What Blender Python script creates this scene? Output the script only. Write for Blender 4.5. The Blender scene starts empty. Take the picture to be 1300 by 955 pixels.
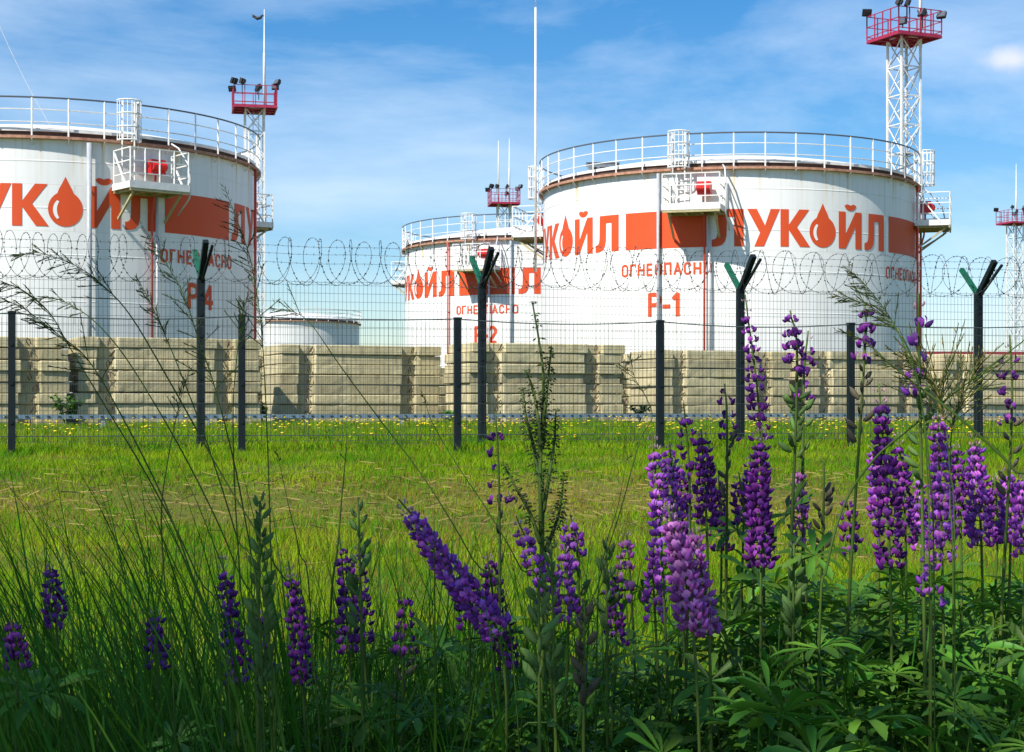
import bpy, bmesh, math, random
import numpy as np
from mathutils import Vector, Matrix, geometry, noise
rnd = random.Random(7)
nr = np.random.default_rng(11)
PI = math.pi
F = 2120.0; HX = 650.0; HY = 518.0; EYE = 0.95      # focal length and horizon of the photograph, eye height in metres
SC = bpy.context.scene
COL = SC.collection
D2R = math.radians
SUN_AZ = D2R(42); SUN_EL = D2R(48)                   # sun behind the camera, to the left

def P(px, py, Y): return Vector(((px-HX)/F*Y, Y, EYE+(HY-py)/F*Y))
GY = [-500, 5, 8, 10.5, 12, 13.5, 16, 20, 28, 35, 60, 3000]
GZ = [0, 0, .03, .09, .20, .35, .43, .49, .57, .61, .62, .62]
def gz(x, y):
    return (np.interp(y, GY, GZ) + .018*np.sin(x*2.1+y*.7) + .012*np.sin(x*.9-y*2.3+1) + .03*np.sin(x*.45+2)*np.exp(-((y-12.5)/3.0)**2))

# ------------------------------------------------------------------ helpers
OFF = {}
def tag(o, label=None, cat=None, group=None, kind=None):
    if label: o['label'] = label
    if cat: o['category'] = cat
    if group: o['group'] = group
    if kind: o['kind'] = kind
    return o
def empty(name, loc, rz=0, **k):
    o = bpy.data.objects.new(name, None); COL.objects.link(o)
    o.location = loc; o.rotation_euler = (0, 0, rz); o.empty_display_size = .1
    OFF[o.name] = Vector(loc)
    return tag(o, **k)
def link(name, me, mat, parent=None):
    o = bpy.data.objects.new(name, me); COL.objects.link(o)
    if mat: me.materials.append(mat)
    if parent: o.parent = parent; OFF[o.name] = OFF.get(parent.name, Vector())
    return o
class MB:
    def __init__(s): s.v = []; s.f = []
    def add(s, vs, fs):
        n = len(s.v); s.v += [tuple(p) for p in vs]; s.f += [tuple(i+n for i in f) for f in fs]; return s
    def box(s, c, size, M=None):
        x, y, z = size[0]/2, size[1]/2, size[2]/2
        vs = [Vector(p) for p in ((-x,-y,-z),(x,-y,-z),(x,y,-z),(-x,y,-z),(-x,-y,z),(x,-y,z),(x,y,z),(-x,y,z))]
        if M is not None: vs = [M @ p for p in vs]
        c = Vector(c)
        return s.add([p+c for p in vs], [(0,3,2,1),(4,5,6,7),(0,1,5,4),(1,2,6,5),(2,3,7,6),(3,0,4,7)])
    def tube(s, pts, r, seg=6, closed=False, cap=True, flat=1.0):
        pts = [Vector(p) for p in pts]; n = len(pts)
        rs = r if isinstance(r, (list, tuple)) else [r]*n
        up = None; vs = []
        for i, p in enumerate(pts):
            if closed: t = (pts[(i+1) % n]-pts[i-1])
            else: t = (pts[min(i+1, n-1)]-pts[max(i-1, 0)])
            if t.length < 1e-9: t = Vector((0,0,1))
            t.normalize()
            if up is None: up = Vector((0,0,1)) if abs(t.z) < .9 else Vector((0,1,0))
            a = t.cross(up)
            if a.length < 1e-6: a = t.orthogonal()
            a.normalize(); b = t.cross(a); up = -b if False else (a.cross(t))
            for k in range(seg):
                w = 2*PI*(k+.5)/seg
                vs.append(p + a*(rs[i]*math.cos(w)) + b*(rs[i]*math.sin(w)*flat))
        fs = []
        m = n if closed else n-1
        for i in range(m):
            j = (i+1) % n
            for k in range(seg):
                fs.append((i*seg+k, i*seg+(k+1) % seg, j*seg+(k+1) % seg, j*seg+k))
        if cap and not closed and seg > 2:
            fs.append(tuple(range(seg-1, -1, -1))); fs.append(tuple((n-1)*seg+k for k in range(seg)))
        return s.add(vs, fs)
    def bar(s, a, b, w, h=None):
        a = Vector(a); b = Vector(b); h = h or w
        d = b-a; q = d.to_track_quat('Z', 'Y').to_matrix()
        return s.box((a+b)/2, (w, h, d.length), q)
    def lathe(s, prof, seg=96, c=(0,0,0)):
        vs = []; fs = []; n = len(prof)
        for r, z in prof:
            for k in range(seg):
                a = 2*PI*k/seg; vs.append((c[0]+r*math.sin(a), c[1]-r*math.cos(a), c[2]+z))
        for i in range(n-1):
            for k in range(seg):
                k2 = (k+1) % seg
                fs.append((i*seg+k, i*seg+k2, (i+1)*seg+k2, (i+1)*seg+k))
        return s.add(vs, fs)
    def build(s, name, mat, parent=None, local=False, smooth=False):
        me = bpy.data.meshes.new(name)
        v = s.v
        if parent and not local:
            o = OFF.get(parent.name, Vector()); v = [(p[0]-o.x, p[1]-o.y, p[2]-o.z) for p in v]
        me.from_pydata(v, [], s.f)
        if smooth: me.polygons.foreach_set('use_smooth', [True]*len(me.polygons))
        me.update()
        return link(name, me, mat, parent)
def np_mesh(name, V, loops, starts, totals, mat, parent=None, attrs=None, smooth=False):
    me = bpy.data.meshes.new(name)
    V = np.asarray(V, dtype=np.float32)
    if parent: o = OFF.get(parent.name, Vector()); V = V-np.array((o.x, o.y, o.z), dtype=np.float32)
    me.vertices.add(len(V)); me.vertices.foreach_set('co', V.ravel())
    me.loops.add(len(loops)); me.loops.foreach_set('vertex_index', np.asarray(loops, dtype=np.int32))
    me.polygons.add(len(starts)); me.polygons.foreach_set('loop_start', np.asarray(starts, dtype=np.int32))
    me.polygons.foreach_set('loop_total', np.asarray(totals, dtype=np.int32))
    if smooth: me.polygons.foreach_set('use_smooth', np.ones(len(starts), dtype=bool))
    if attrs:
        for k, a in attrs.items():
            at = me.attributes.new(k, 'FLOAT', 'POINT'); at.data.foreach_set('value', np.asarray(a, dtype=np.float32))
    me.update(calc_edges=True)
    return link(name, me, mat, parent)
def stamp(name, tv, tf, T, mat, parent=None, smooth=False, attrs=None):
    """copy template verts tv (n,3) / faces tf by transforms T: list of (3x3 array, offset) stacked as (m,3,3),(m,3)"""
    R, O = T
    m = len(R); n = len(tv)
    V = (np.einsum('mij,nj->mni', R, tv)+O[:, None, :]).reshape(-1, 3)
    lp = np.concatenate([np.array(f) for f in tf]); tot = np.array([len(f) for f in tf])
    L = (lp[None, :]+(np.arange(m)*n)[:, None]).ravel()
    TT = np.tile(tot, m); st = np.concatenate([[0], np.cumsum(TT)[:-1]])
    at = None
    if attrs: at = {k: np.repeat(a, n) for k, a in attrs.items()}
    return np_mesh(name, V, L, st, TT, mat, parent, at, smooth)

def bez(pts, n):
    pts = [Vector(p) for p in pts]; out = []
    if len(pts) == 2: return [pts[0].lerp(pts[1], k/n) for k in range(n+1)]
    P_ = [pts[0]*2-pts[1]]+pts+[pts[-1]*2-pts[-2]]
    seg = len(pts)-1
    for k in range(n+1):
        u = k/n*seg; i = min(int(u), seg-1); t = u-i
        p0, p1, p2, p3 = P_[i:i+4]
        out.append(.5*((2*p1)+(p2-p0)*t+(2*p0-5*p1+4*p2-p3)*t*t+(3*p1-p0-3*p2+p3)*t**3))
    return out

# ------------------------------------------------------------------ materials
def mat(name, col, rough=.6, spec=.5, metal=0, var=None, vscale=3, bump=0, bscale=20, island=0, hue=0, trans=None, stretch=None, objvar=0, coord='Object'):
    m = bpy.data.materials.new(name); m.use_nodes = True
    nt = m.node_tree; N = nt.nodes; L = nt.links
    b = N['Principled BSDF']
    b.inputs['Base Color'].default_value = (*col, 1); b.inputs['Roughness'].default_value = rough
    b.inputs['Metallic'].default_value = metal; b.inputs['Specular IOR Level'].default_value = spec
    src = None
    tc = N.new('ShaderNodeTexCoord'); vec = tc.outputs[coord]
    if stretch:
        mp = N.new('ShaderNodeMapping'); mp.inputs['Scale'].default_value = stretch; L.new(vec, mp.inputs[0]); vec = mp.outputs[0]
    if var:
        nz = N.new('ShaderNodeTexNoise'); nz.inputs['Scale'].default_value = vscale; nz.inputs['Detail'].default_value = 7; nz.inputs['Roughness'].default_value = .65
        L.new(vec, nz.inputs['Vector'])
        rp = N.new('ShaderNodeValToRGB'); rp.color_ramp.elements[0].position = .35; rp.color_ramp.elements[1].position = .68
        rp.color_ramp.elements[0].color = (*col, 1); rp.color_ramp.elements[1].color = (*var, 1)
        L.new(nz.outputs['Fac'], rp.inputs[0]); src = rp.outputs[0]
    if island or objvar or hue:
        hs = N.new('ShaderNodeHueSaturation')
        if src: L.new(src, hs.inputs['Color'])
        else: hs.inputs['Color'].default_value = (*col, 1)
        if island or hue:
            g = N.new('ShaderNodeNewGeometry'); r = g.outputs['Random Per Island']
        else:
            g = N.new('ShaderNodeObjectInfo'); r = g.outputs['Random']
        amt = island or objvar
        mr = N.new('ShaderNodeMapRange'); mr.inputs['To Min'].default_value = 1-amt; mr.inputs['To Max'].default_value = 1+amt
        L.new(r, mr.inputs['Value']); L.new(mr.outputs[0], hs.inputs['Value'])
        if hue:
            ml = N.new('ShaderNodeMath'); ml.operation = 'MULTIPLY'; ml.inputs[1].default_value = 7.13; L.new(r, ml.inputs[0])
            fr = N.new('ShaderNodeMath'); fr.operation = 'FRACT'; L.new(ml.outputs[0], fr.inputs[0])
            mh = N.new('ShaderNodeMapRange'); mh.inputs['To Min'].default_value = .5-hue; mh.inputs['To Max'].default_value = .5+hue
            L.new(fr.outputs[0], mh.inputs['Value']); L.new(mh.outputs[0], hs.inputs['Hue'])
        src = hs.outputs[0]
    if src: L.new(src, b.inputs['Base Color'])
    if bump:
        n2 = N.new('ShaderNodeTexNoise'); n2.inputs['Scale'].default_value = bscale; n2.inputs['Detail'].default_value = 6
        L.new(tc.outputs[coord], n2.inputs['Vector'])
        bp = N.new('ShaderNodeBump'); bp.inputs['Strength'].default_value = bump; bp.inputs['Distance'].default_value = .02
        L.new(n2.outputs['Fac'], bp.inputs['Height']); L.new(bp.outputs[0], b.inputs['Normal'])
    if trans:
        t = N.new('ShaderNodeBsdfTranslucent'); mx = N.new('ShaderNodeMixShader'); mx.inputs[0].default_value = trans
        if src: L.new(src, t.inputs['Color'])
        else: t.inputs['Color'].default_value = (*col, 1)
        L.new(b.outputs[0], mx.inputs[1]); L.new(t.outputs[0], mx.inputs[2]); L.new(mx.outputs[0], N['Material Output'].inputs['Surface'])
    return m

def tank_white():
    m = mat('tank_white_paint', (.80, .79, .77), rough=.45, spec=.4)
    nt = m.node_tree; N = nt.nodes; L = nt.links; b = N['Principled BSDF']
    tc = N.new('ShaderNodeTexCoord'); sp = N.new('ShaderNodeSeparateXYZ'); L.new(tc.outputs['Object'], sp.inputs[0])
    # soft vertical weather streaks
    mp = N.new('ShaderNodeMapping'); mp.inputs['Scale'].default_value = (3.2, 3.2, .16); L.new(tc.outputs['Object'], mp.inputs[0])
    nz = N.new('ShaderNodeTexNoise'); nz.inputs['Scale'].default_value = 1.6; nz.inputs['Detail'].default_value = 6; L.new(mp.outputs[0], nz.inputs['Vector'])
    r1 = N.new('ShaderNodeValToRGB'); r1.color_ramp.elements[0].position = .42; r1.color_ramp.elements[0].color = (0,0,0,1)
    r1.color_ramp.elements[1].position = .75; r1.color_ramp.elements[1].color = (.5,.5,.5,1); L.new(nz.outputs['Fac'], r1.inputs[0])
    mx = N.new('ShaderNodeMix'); mx.data_type = 'RGBA'; mx.inputs[6].default_value = (.82,.82,.81,1); mx.inputs[7].default_value = (.66,.65,.60,1)
    L.new(r1.outputs[0], mx.inputs[0])
    at2 = N.new('ShaderNodeMath'); at2.operation = 'ARCTAN2'; L.new(sp.outputs['X'], at2.inputs[0]); L.new(sp.outputs['Y'], at2.inputs[1])
    cb_ = N.new('ShaderNodeCombineXYZ'); L.new(at2.outputs[0], cb_.inputs[0]); L.new(sp.outputs['Z'], cb_.inputs[1])
    mpb = N.new('ShaderNodeMapping'); mpb.inputs['Scale'].default_value = (7.6/6.0, 1/1.53, 1); L.new(cb_.outputs[0], mpb.inputs[0])
    br = N.new('ShaderNodeTexBrick'); br.inputs['Scale'].default_value = 1; br.inputs['Brick Width'].default_value = 1; br.inputs['Row Height'].default_value = 1; br.inputs['Mortar Size'].default_value = .006; br.inputs['Mortar Smooth'].default_value = .3
    br.inputs['Color1'].default_value = (1,1,1,1); br.inputs['Color2'].default_value = (.93,.93,.925,1); br.inputs['Mortar'].default_value = (.80,.79,.76,1); L.new(mpb.outputs[0], br.inputs['Vector'])
    mm = N.new('ShaderNodeMix'); mm.data_type = 'RGBA'; mm.blend_type = 'MULTIPLY'; mm.inputs[0].default_value = 1; L.new(mx.outputs[2], mm.inputs[6]); L.new(br.outputs['Color'], mm.inputs[7]); mx = mm
    # rust and ochre runs that start under the rim
    mp2 = N.new('ShaderNodeMapping'); mp2.inputs['Scale'].default_value = (3.0, 3.0, .10); mp2.inputs['Location'].default_value = (4.2, 1.3, 0); L.new(tc.outputs['Object'], mp2.inputs[0])
    n2 = N.new('ShaderNodeTexNoise'); n2.inputs['Scale'].default_value = 1.3; n2.inputs['Detail'].default_value = 3; L.new(mp2.outputs[0], n2.inputs['Vector'])
    r2 = N.new('ShaderNodeValToRGB'); r2.color_ramp.elements[0].position = .57; r2.color_ramp.elements[0].color = (0,0,0,1)
    r2.color_ramp.elements[1].position = .66; r2.color_ramp.elements[1].color = (1,1,1,1); L.new(n2.outputs['Fac'], r2.inputs[0])
    zr = N.new('ShaderNodeMapRange'); zr.inputs['From Min'].default_value = 7.2; zr.inputs['From Max'].default_value = 9.2; L.new(sp.outputs['Z'], zr.inputs['Value'])
    pw = N.new('ShaderNodeMath'); pw.operation = 'POWER'; pw.inputs[1].default_value = 2.2; L.new(zr.outputs[0], pw.inputs[0])
    ml = N.new('ShaderNodeMath'); ml.operation = 'MULTIPLY'; L.new(pw.outputs[0], ml.inputs[0]); L.new(r2.outputs[0], ml.inputs[1])
    mx2 = N.new('ShaderNodeMix'); mx2.data_type = 'RGBA'; mx2.inputs[7].default_value = (.62,.42,.12,1)
    L.new(ml.outputs[0], mx2.inputs[0]); L.new(mx.outputs[2], mx2.inputs[6]); L.new(mx2.outputs[2], b.inputs['Base Color'])
    # plate courses: weld seams as bump
    w = N.new('ShaderNodeMath'); w.operation = 'MULTIPLY'; w.inputs[1].default_value = 1/1.53; L.new(sp.outputs['Z'], w.inputs[0])
    fr = N.new('ShaderNodeMath'); fr.operation = 'FRACT'; L.new(w.outputs[0], fr.inputs[0])
    d = N.new('ShaderNodeMath'); d.operation = 'SUBTRACT'; d.inputs[1].default_value = .5; L.new(fr.outputs[0], d.inputs[0])
    ab = N.new('ShaderNodeMath'); ab.operation = 'ABSOLUTE'; L.new(d.outputs[0], ab.inputs[0])
    sm = N.new('ShaderNodeMapRange'); sm.inputs['From Min'].default_value = 0; sm.inputs['From Max'].default_value = .02; sm.inputs['To Min'].default_value = 1; sm.inputs['To Max'].default_value = 0; L.new(ab.outputs[0], sm.inputs['Value'])
    n3 = N.new('ShaderNodeTexNoise'); n3.inputs['Scale'].default_value = .8; L.new(tc.outputs['Object'], n3.inputs['Vector'])
    ad = N.new('ShaderNodeMath'); ad.operation = 'ADD'; L.new(sm.outputs[0], ad.inputs[0]); L.new(n3.outputs['Fac'], ad.inputs[1])
    bp = N.new('ShaderNodeBump'); bp.inputs['Strength'].default_value = .5; bp.inputs['Distance'].default_value = .02; L.new(ad.outputs[0], bp.inputs['Height']); L.new(bp.outputs[0], b.inputs['Normal'])
    return m

M = {}
M['tank'] = tank_white()
M['white'] = mat('white_painted_steel', (.80,.80,.79), rough=.45, var=(.66,.64,.60), vscale=4)
M['grey'] = mat('grey_galvanised_steel', (.30,.33,.36), rough=.5, var=(.40,.43,.46), vscale=6)
M['palegrey'] = mat('pale_grey_pipe_paint', (.50,.53,.55), rough=.5, var=(.6,.6,.6), vscale=5)
M['toprail'] = mat('dark_blue_grey_steel', (.07,.085,.11), rough=.5)
M['rust'] = mat('rusty_brown_rim_steel', (.34,.13,.08), rough=.85, var=(.50,.30,.20), vscale=5, bump=.4)
M['rust_shade'] = mat('shaded_rusty_roof_gap', (.05,.035,.03), rough=.9, var=(.12,.07,.05), vscale=5)  # rusty brown, darkened in the colour to stand for shadow under the roof lip
M['cream'] = mat('cream_steel_underside', (.45,.40,.22), rough=.7, var=(.3,.26,.14), vscale=6)
M['logo'] = mat('orange_red_tank_lettering', (.66,.075,.014), rough=.55, spec=.3, var=(.64,.085,.025), vscale=2.2, stretch=(2,2,.5))
M['hilite'] = mat('white_drop_highlight', (.80,.80,.78), rough=.5)
M['red'] = mat('red_fire_equipment_paint', (.60,.012,.012), rough=.4)
M['redpipe'] = mat('red_pipe_paint', (.62,.06,.03), rough=.5)
M['magenta'] = mat('crimson_painted_steel', (.30,.010,.045), rough=.5, var=(.40,.03,.085), vscale=6)
M['black'] = mat('black_lamp_housing', (.02,.02,.024), rough=.5)
M['glass'] = mat('lamp_front_glass', (.10,.11,.13), rough=.15)
M['post'] = mat('dark_green_fence_post_paint', (.004,.009,.012), rough=.6, spec=.25, var=(.008,.015,.018), vscale=9)
M['arm_lit'] = mat('sunlit_green_arm_tone', (.0,.115,.055), rough=.5, var=(.005,.085,.045), vscale=12)  # dark green arm paint with the sun's brightening put into the colour
M['wire'] = mat('dark_fence_wire', (.045,.06,.062), rough=.5)
M['razor'] = mat('dull_galvanised_razor_wire', (.05,.055,.055), rough=.5)
M['tray'] = mat('blue_grey_cable_tray', (.20,.29,.36), rough=.5, var=(.13,.19,.25), vscale=8)
M['tray_hole'] = mat('dark_tray_slot', (.03,.04,.05), rough=.8)
M['wall'] = mat('beige_plaster', (.50,.42,.27), rough=.9, var=(.42,.35,.24), vscale=.5, bump=.2)
M['cap'] = mat('dark_red_roof_edge', (.28,.03,.04), rough=.6)
def concrete():
    m = mat('weathered_grey_concrete', (.40,.34,.19), rough=.92, var=(.56,.49,.30), vscale=2.2, objvar=.22, bump=.35, bscale=22)
    nt = m.node_tree; N = nt.nodes; L = nt.links; b = N['Principled BSDF']
    old = b.inputs['Base Color'].links[0].from_socket
    tc = N.new('ShaderNodeTexCoord'); mp = N.new('ShaderNodeMapping'); mp.inputs['Scale'].default_value = (6, 6, 1.2); L.new(tc.outputs['Object'], mp.inputs[0])
    oi = N.new('ShaderNodeObjectInfo'); cx = N.new('ShaderNodeCombineXYZ')
    k = N.new('ShaderNodeMath'); k.operation = 'MULTIPLY'; k.inputs[1].default_value = 60; L.new(oi.outputs['Random'], k.inputs[0]); L.new(k.outputs[0], cx.inputs[0]); L.new(cx.outputs[0], mp.inputs['Location'])
    nz = N.new('ShaderNodeTexNoise'); nz.inputs['Scale'].default_value = 1.1; nz.inputs['Detail'].default_value = 8; L.new(mp.outputs[0], nz.inputs['Vector'])
    rp = N.new('ShaderNodeValToRGB'); rp.color_ramp.elements[0].position = .52; rp.color_ramp.elements[0].color = (0,0,0,1); rp.color_ramp.elements[1].position = .72; rp.color_ramp.elements[1].color = (.8,.8,.8,1)
    L.new(nz.outputs['Fac'], rp.inputs[0])
    mx = N.new('ShaderNodeMix'); mx.data_type = 'RGBA'; mx.inputs[7].default_value = (.19,.165,.10,1); L.new(rp.outputs[0], mx.inputs[0]); L.new(old, mx.inputs[6]); L.new(mx.outputs[2], b.inputs['Base Color'])
    return m
M['concrete'] = concrete()
M['loop'] = mat('rusty_lifting_loop', (.09,.055,.035), rough=.9)
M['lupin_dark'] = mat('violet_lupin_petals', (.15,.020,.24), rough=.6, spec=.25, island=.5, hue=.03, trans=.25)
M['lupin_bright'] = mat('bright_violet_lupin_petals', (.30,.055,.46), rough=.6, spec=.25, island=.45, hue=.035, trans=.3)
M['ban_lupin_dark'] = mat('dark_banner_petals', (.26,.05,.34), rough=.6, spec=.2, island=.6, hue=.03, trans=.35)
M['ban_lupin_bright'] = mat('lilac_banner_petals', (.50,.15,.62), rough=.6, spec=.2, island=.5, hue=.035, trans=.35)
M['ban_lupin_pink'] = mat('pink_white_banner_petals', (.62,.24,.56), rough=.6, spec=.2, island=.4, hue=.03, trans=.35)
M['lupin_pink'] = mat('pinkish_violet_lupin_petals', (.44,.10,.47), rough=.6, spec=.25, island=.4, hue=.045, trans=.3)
M['bud'] = mat('mauve_lupin_buds', (.42,.24,.30), rough=.6, island=.3, hue=.03)
M['stem'] = mat('green_plant_stem', (.06,.13,.018), rough=.6, spec=.2, var=(.09,.11,.025), vscale=9)
M['leaf'] = mat('lupin_leaf_green', (.075,.20,.018), rough=.5, spec=.3, island=.45, hue=.02, trans=.32)
M['pod'] = mat('downy_green_pods', (.095,.17,.045), rough=.8, spec=.2, island=.35, hue=.02)
M['brownpod'] = mat('drying_dark_pods', (.09,.075,.045), rough=.8, island=.35)
M['tallgrass'] = mat('tall_grass_blade', (.05,.15,.010), rough=.5, spec=.2, island=.45, hue=.025, trans=.35)
M['stalk'] = mat('grass_stalk', (.045,.085,.012), rough=.7, spec=.15, island=.4)
M['spikelet'] = mat('brown_green_grass_spikelets', (.075,.075,.022), rough=.8, spec=.1, island=.4)
M['straw'] = mat('dry_straw', (.27,.21,.06), rough=.8, island=.5, trans=.2)
M['dock'] = mat('dark_dock_seeds', (.06,.085,.022), rough=.7, island=.4, trans=.2)
M['bark'] = mat('grey_brown_bark', (.12,.09,.065), rough=.95, bump=1, bscale=8)
M['treeleaf'] = mat('tree_leaf', (.06,.12,.025), rough=.5, island=.35, trans=.2)
M['dandelion'] = mat('yellow_flower_heads', (.80,.60,.02), rough=.7, island=.2)
M['bird'] = mat('black_feathers', (.015,.015,.018), rough=.6)

def lawn_mat():
    m = mat('lawn_grass_blade', (.1,.25,.02), rough=.6, spec=.08, island=.42, trans=.4)
    nt = m.node_tree; N = nt.nodes; L = nt.links
    hs = [n for n in N if n.type == 'HUE_SAT'][0]
    at = N.new('ShaderNodeAttribute'); at.attribute_name = 'dry'
    g = N.new('ShaderNodeNewGeometry')
    tc = N.new('ShaderNodeTexCoord'); nz = N.new('ShaderNodeTexNoise'); nz.inputs['Scale'].default_value = 1.3; nz.inputs['Detail'].default_value = 5; L.new(tc.outputs['Object'], nz.inputs['Vector'])
    mx0 = N.new('ShaderNodeMix'); mx0.data_type = 'RGBA'; mx0.inputs[6].default_value = (.075,.235,.005,1); mx0.inputs[7].default_value = (.25,.37,.008,1)
    r0 = N.new('ShaderNodeMapRange'); r0.inputs['From Min'].default_value = .38; r0.inputs['From Max'].default_value = .62; L.new(nz.outputs['Fac'], r0.inputs['Value']); L.new(r0.outputs[0], mx0.inputs[0])
    # a blade is dry when its own random number falls under the local dryness
    lt = N.new('ShaderNodeMath'); lt.operation = 'LESS_THAN'; L.new(g.outputs['Random Per Island'], lt.inputs[0]); L.new(at.outputs['Fac'], lt.inputs[1])
    mx = N.new('ShaderNodeMix'); mx.data_type = 'RGBA'; mx.inputs[7].default_value = (.36,.28,.04,1); L.new(lt.outputs[0], mx.inputs[0]); L.new(mx0.outputs[2], mx.inputs[6])
    L.new(mx.outputs[2], hs.inputs['Color'])
    return m
M['lawn'] = lawn_mat()
def ground_mat():
    m = mat('soil_and_thatch', (.045,.085,.008), rough=.95, spec=.1, var=(.09,.11,.02), vscale=1.2, bump=.8, bscale=9)
    nt = m.node_tree; N = nt.nodes; L = nt.links; b = N['Principled BSDF']
    old = b.inputs['Base Color'].links[0].from_socket
    at = N.new('ShaderNodeAttribute'); at.attribute_name = 'dry'
    mx = N.new('ShaderNodeMix'); mx.data_type = 'RGBA'; mx.inputs[7].default_value = (.15,.12,.03,1); L.new(at.outputs['Fac'], mx.inputs[0]); L.new(old, mx.inputs[6]); L.new(mx.outputs[2], b.inputs['Base Color'])
    return m
M['ground'] = ground_mat()

def dryness(x, y):
    n = np.sin(x*1.7+np.sin(y*2.1)*1.3)*.5+np.sin(x*.63+1.3)*.5
    d = .5*np.exp(-((y-12.3-.35*n)/1.1)**2)*(.75+.25*np.sin(x*.9+.5)) + .12 + .18*np.exp(-((y-10.3)/1.4)**2)
    d = d + .25*np.clip(np.sin(x*2.3+y*1.1)*np.sin(x*1.1-y*1.9)-.35, 0, 1)
    return np.clip(d, 0, .92)

# ------------------------------------------------------------------ ground
def ground():
    ys = np.concatenate([np.array([-60,-20,-8,-4]), np.arange(-2, 40, .35), np.array([42,46,52,60,75,100,150,250,500,1000,2500])])
    xs = np.concatenate([np.array([-1500,-600,-250,-120,-60,-35]), np.arange(-22, 22.1, .5), np.array([35,60,120,250,600,1500])])
    X, Y = np.meshgrid(xs, ys); Z = gz(X, Y)
    V = np.stack([X, Y, Z], -1).reshape(-1, 3); nx = len(xs); ny = len(ys)
    i = (np.arange(ny-1)[:, None]*nx+np.arange(nx-1)[None, :]).ravel()
    L = np.stack([i, i+1, i+nx+1, i+nx], -1).ravel(); n = len(i)
    o = np_mesh('ground', V, L, np.arange(n)*4, np.full(n, 4), M['ground'], attrs={'dry': dryness(X.ravel(), Y.ravel())}, smooth=True)
    tag(o, kind='structure')
ground()

def blades(name, n, x, y, h, w, mt, lean=.35, label=None, cat='grass', segs=2, z0=None, bend=None):
    h = np.broadcast_to(h, (n,)); w = np.broadcast_to(w, (n,))
    z = gz(x, y) if z0 is None else z0
    az = nr.uniform(0, 2*PI, n); ln = nr.uniform(.05, lean, n)*h
    if bend is not None: ln = nr.uniform(.3, 1, n)*lean*h; az = bend
    dx, dy = np.cos(az)*ln, np.sin(az)*ln
    fa = nr.uniform(-.9, .9, n); sx, sy = np.cos(fa)*w/2, np.sin(fa)*w/2
    rows = []
    for k in range(segs+1):
        t = k/segs; c = t*t
        px, py, pz = x+dx*c, y+dy*c, z-.01+h*t*(1-.25*t*np.minimum(ln/h, 1))
        ww = (1-t**1.8)
        if k < segs:
            rows.append(np.stack([px-sx*ww, py-sy*ww, pz], -1)); rows.append(np.stack([px+sx*ww, py+sy*ww, pz], -1))
        else: rows.append(np.stack([px, py, pz], -1))
    nv = len(rows); V = np.stack(rows, 1).reshape(-1, 3)
    lp = []; tot = []
    for k in range(segs):
        if k < segs-1: lp += [2*k, 2*k+1, 2*k+3, 2*k+2]; tot.append(4)
        else: lp += [2*k, 2*k+1, 2*k+2]; tot.append(3)
    L = (np.array(lp)[None, :]+(np.arange(n)*nv)[:, None]).ravel(); TT = np.tile(tot, n)
    st = np.concatenate([[0], np.cumsum(TT)[:-1]])
    o = np_mesh(name, V, L, st, TT, mt, attrs={'dry': np.repeat(dryness(x, y), nv)})
    return tag(o, label=label, cat=cat, kind='stuff')
def field(n, y0, y1, spread=.40, pad=1.5, p=1.0):
    y = y0+(y1-y0)*nr.uniform(0, 1, n)**p
    x = nr.uniform(-1, 1, n)*(spread*y+pad)
    return x, y
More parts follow.
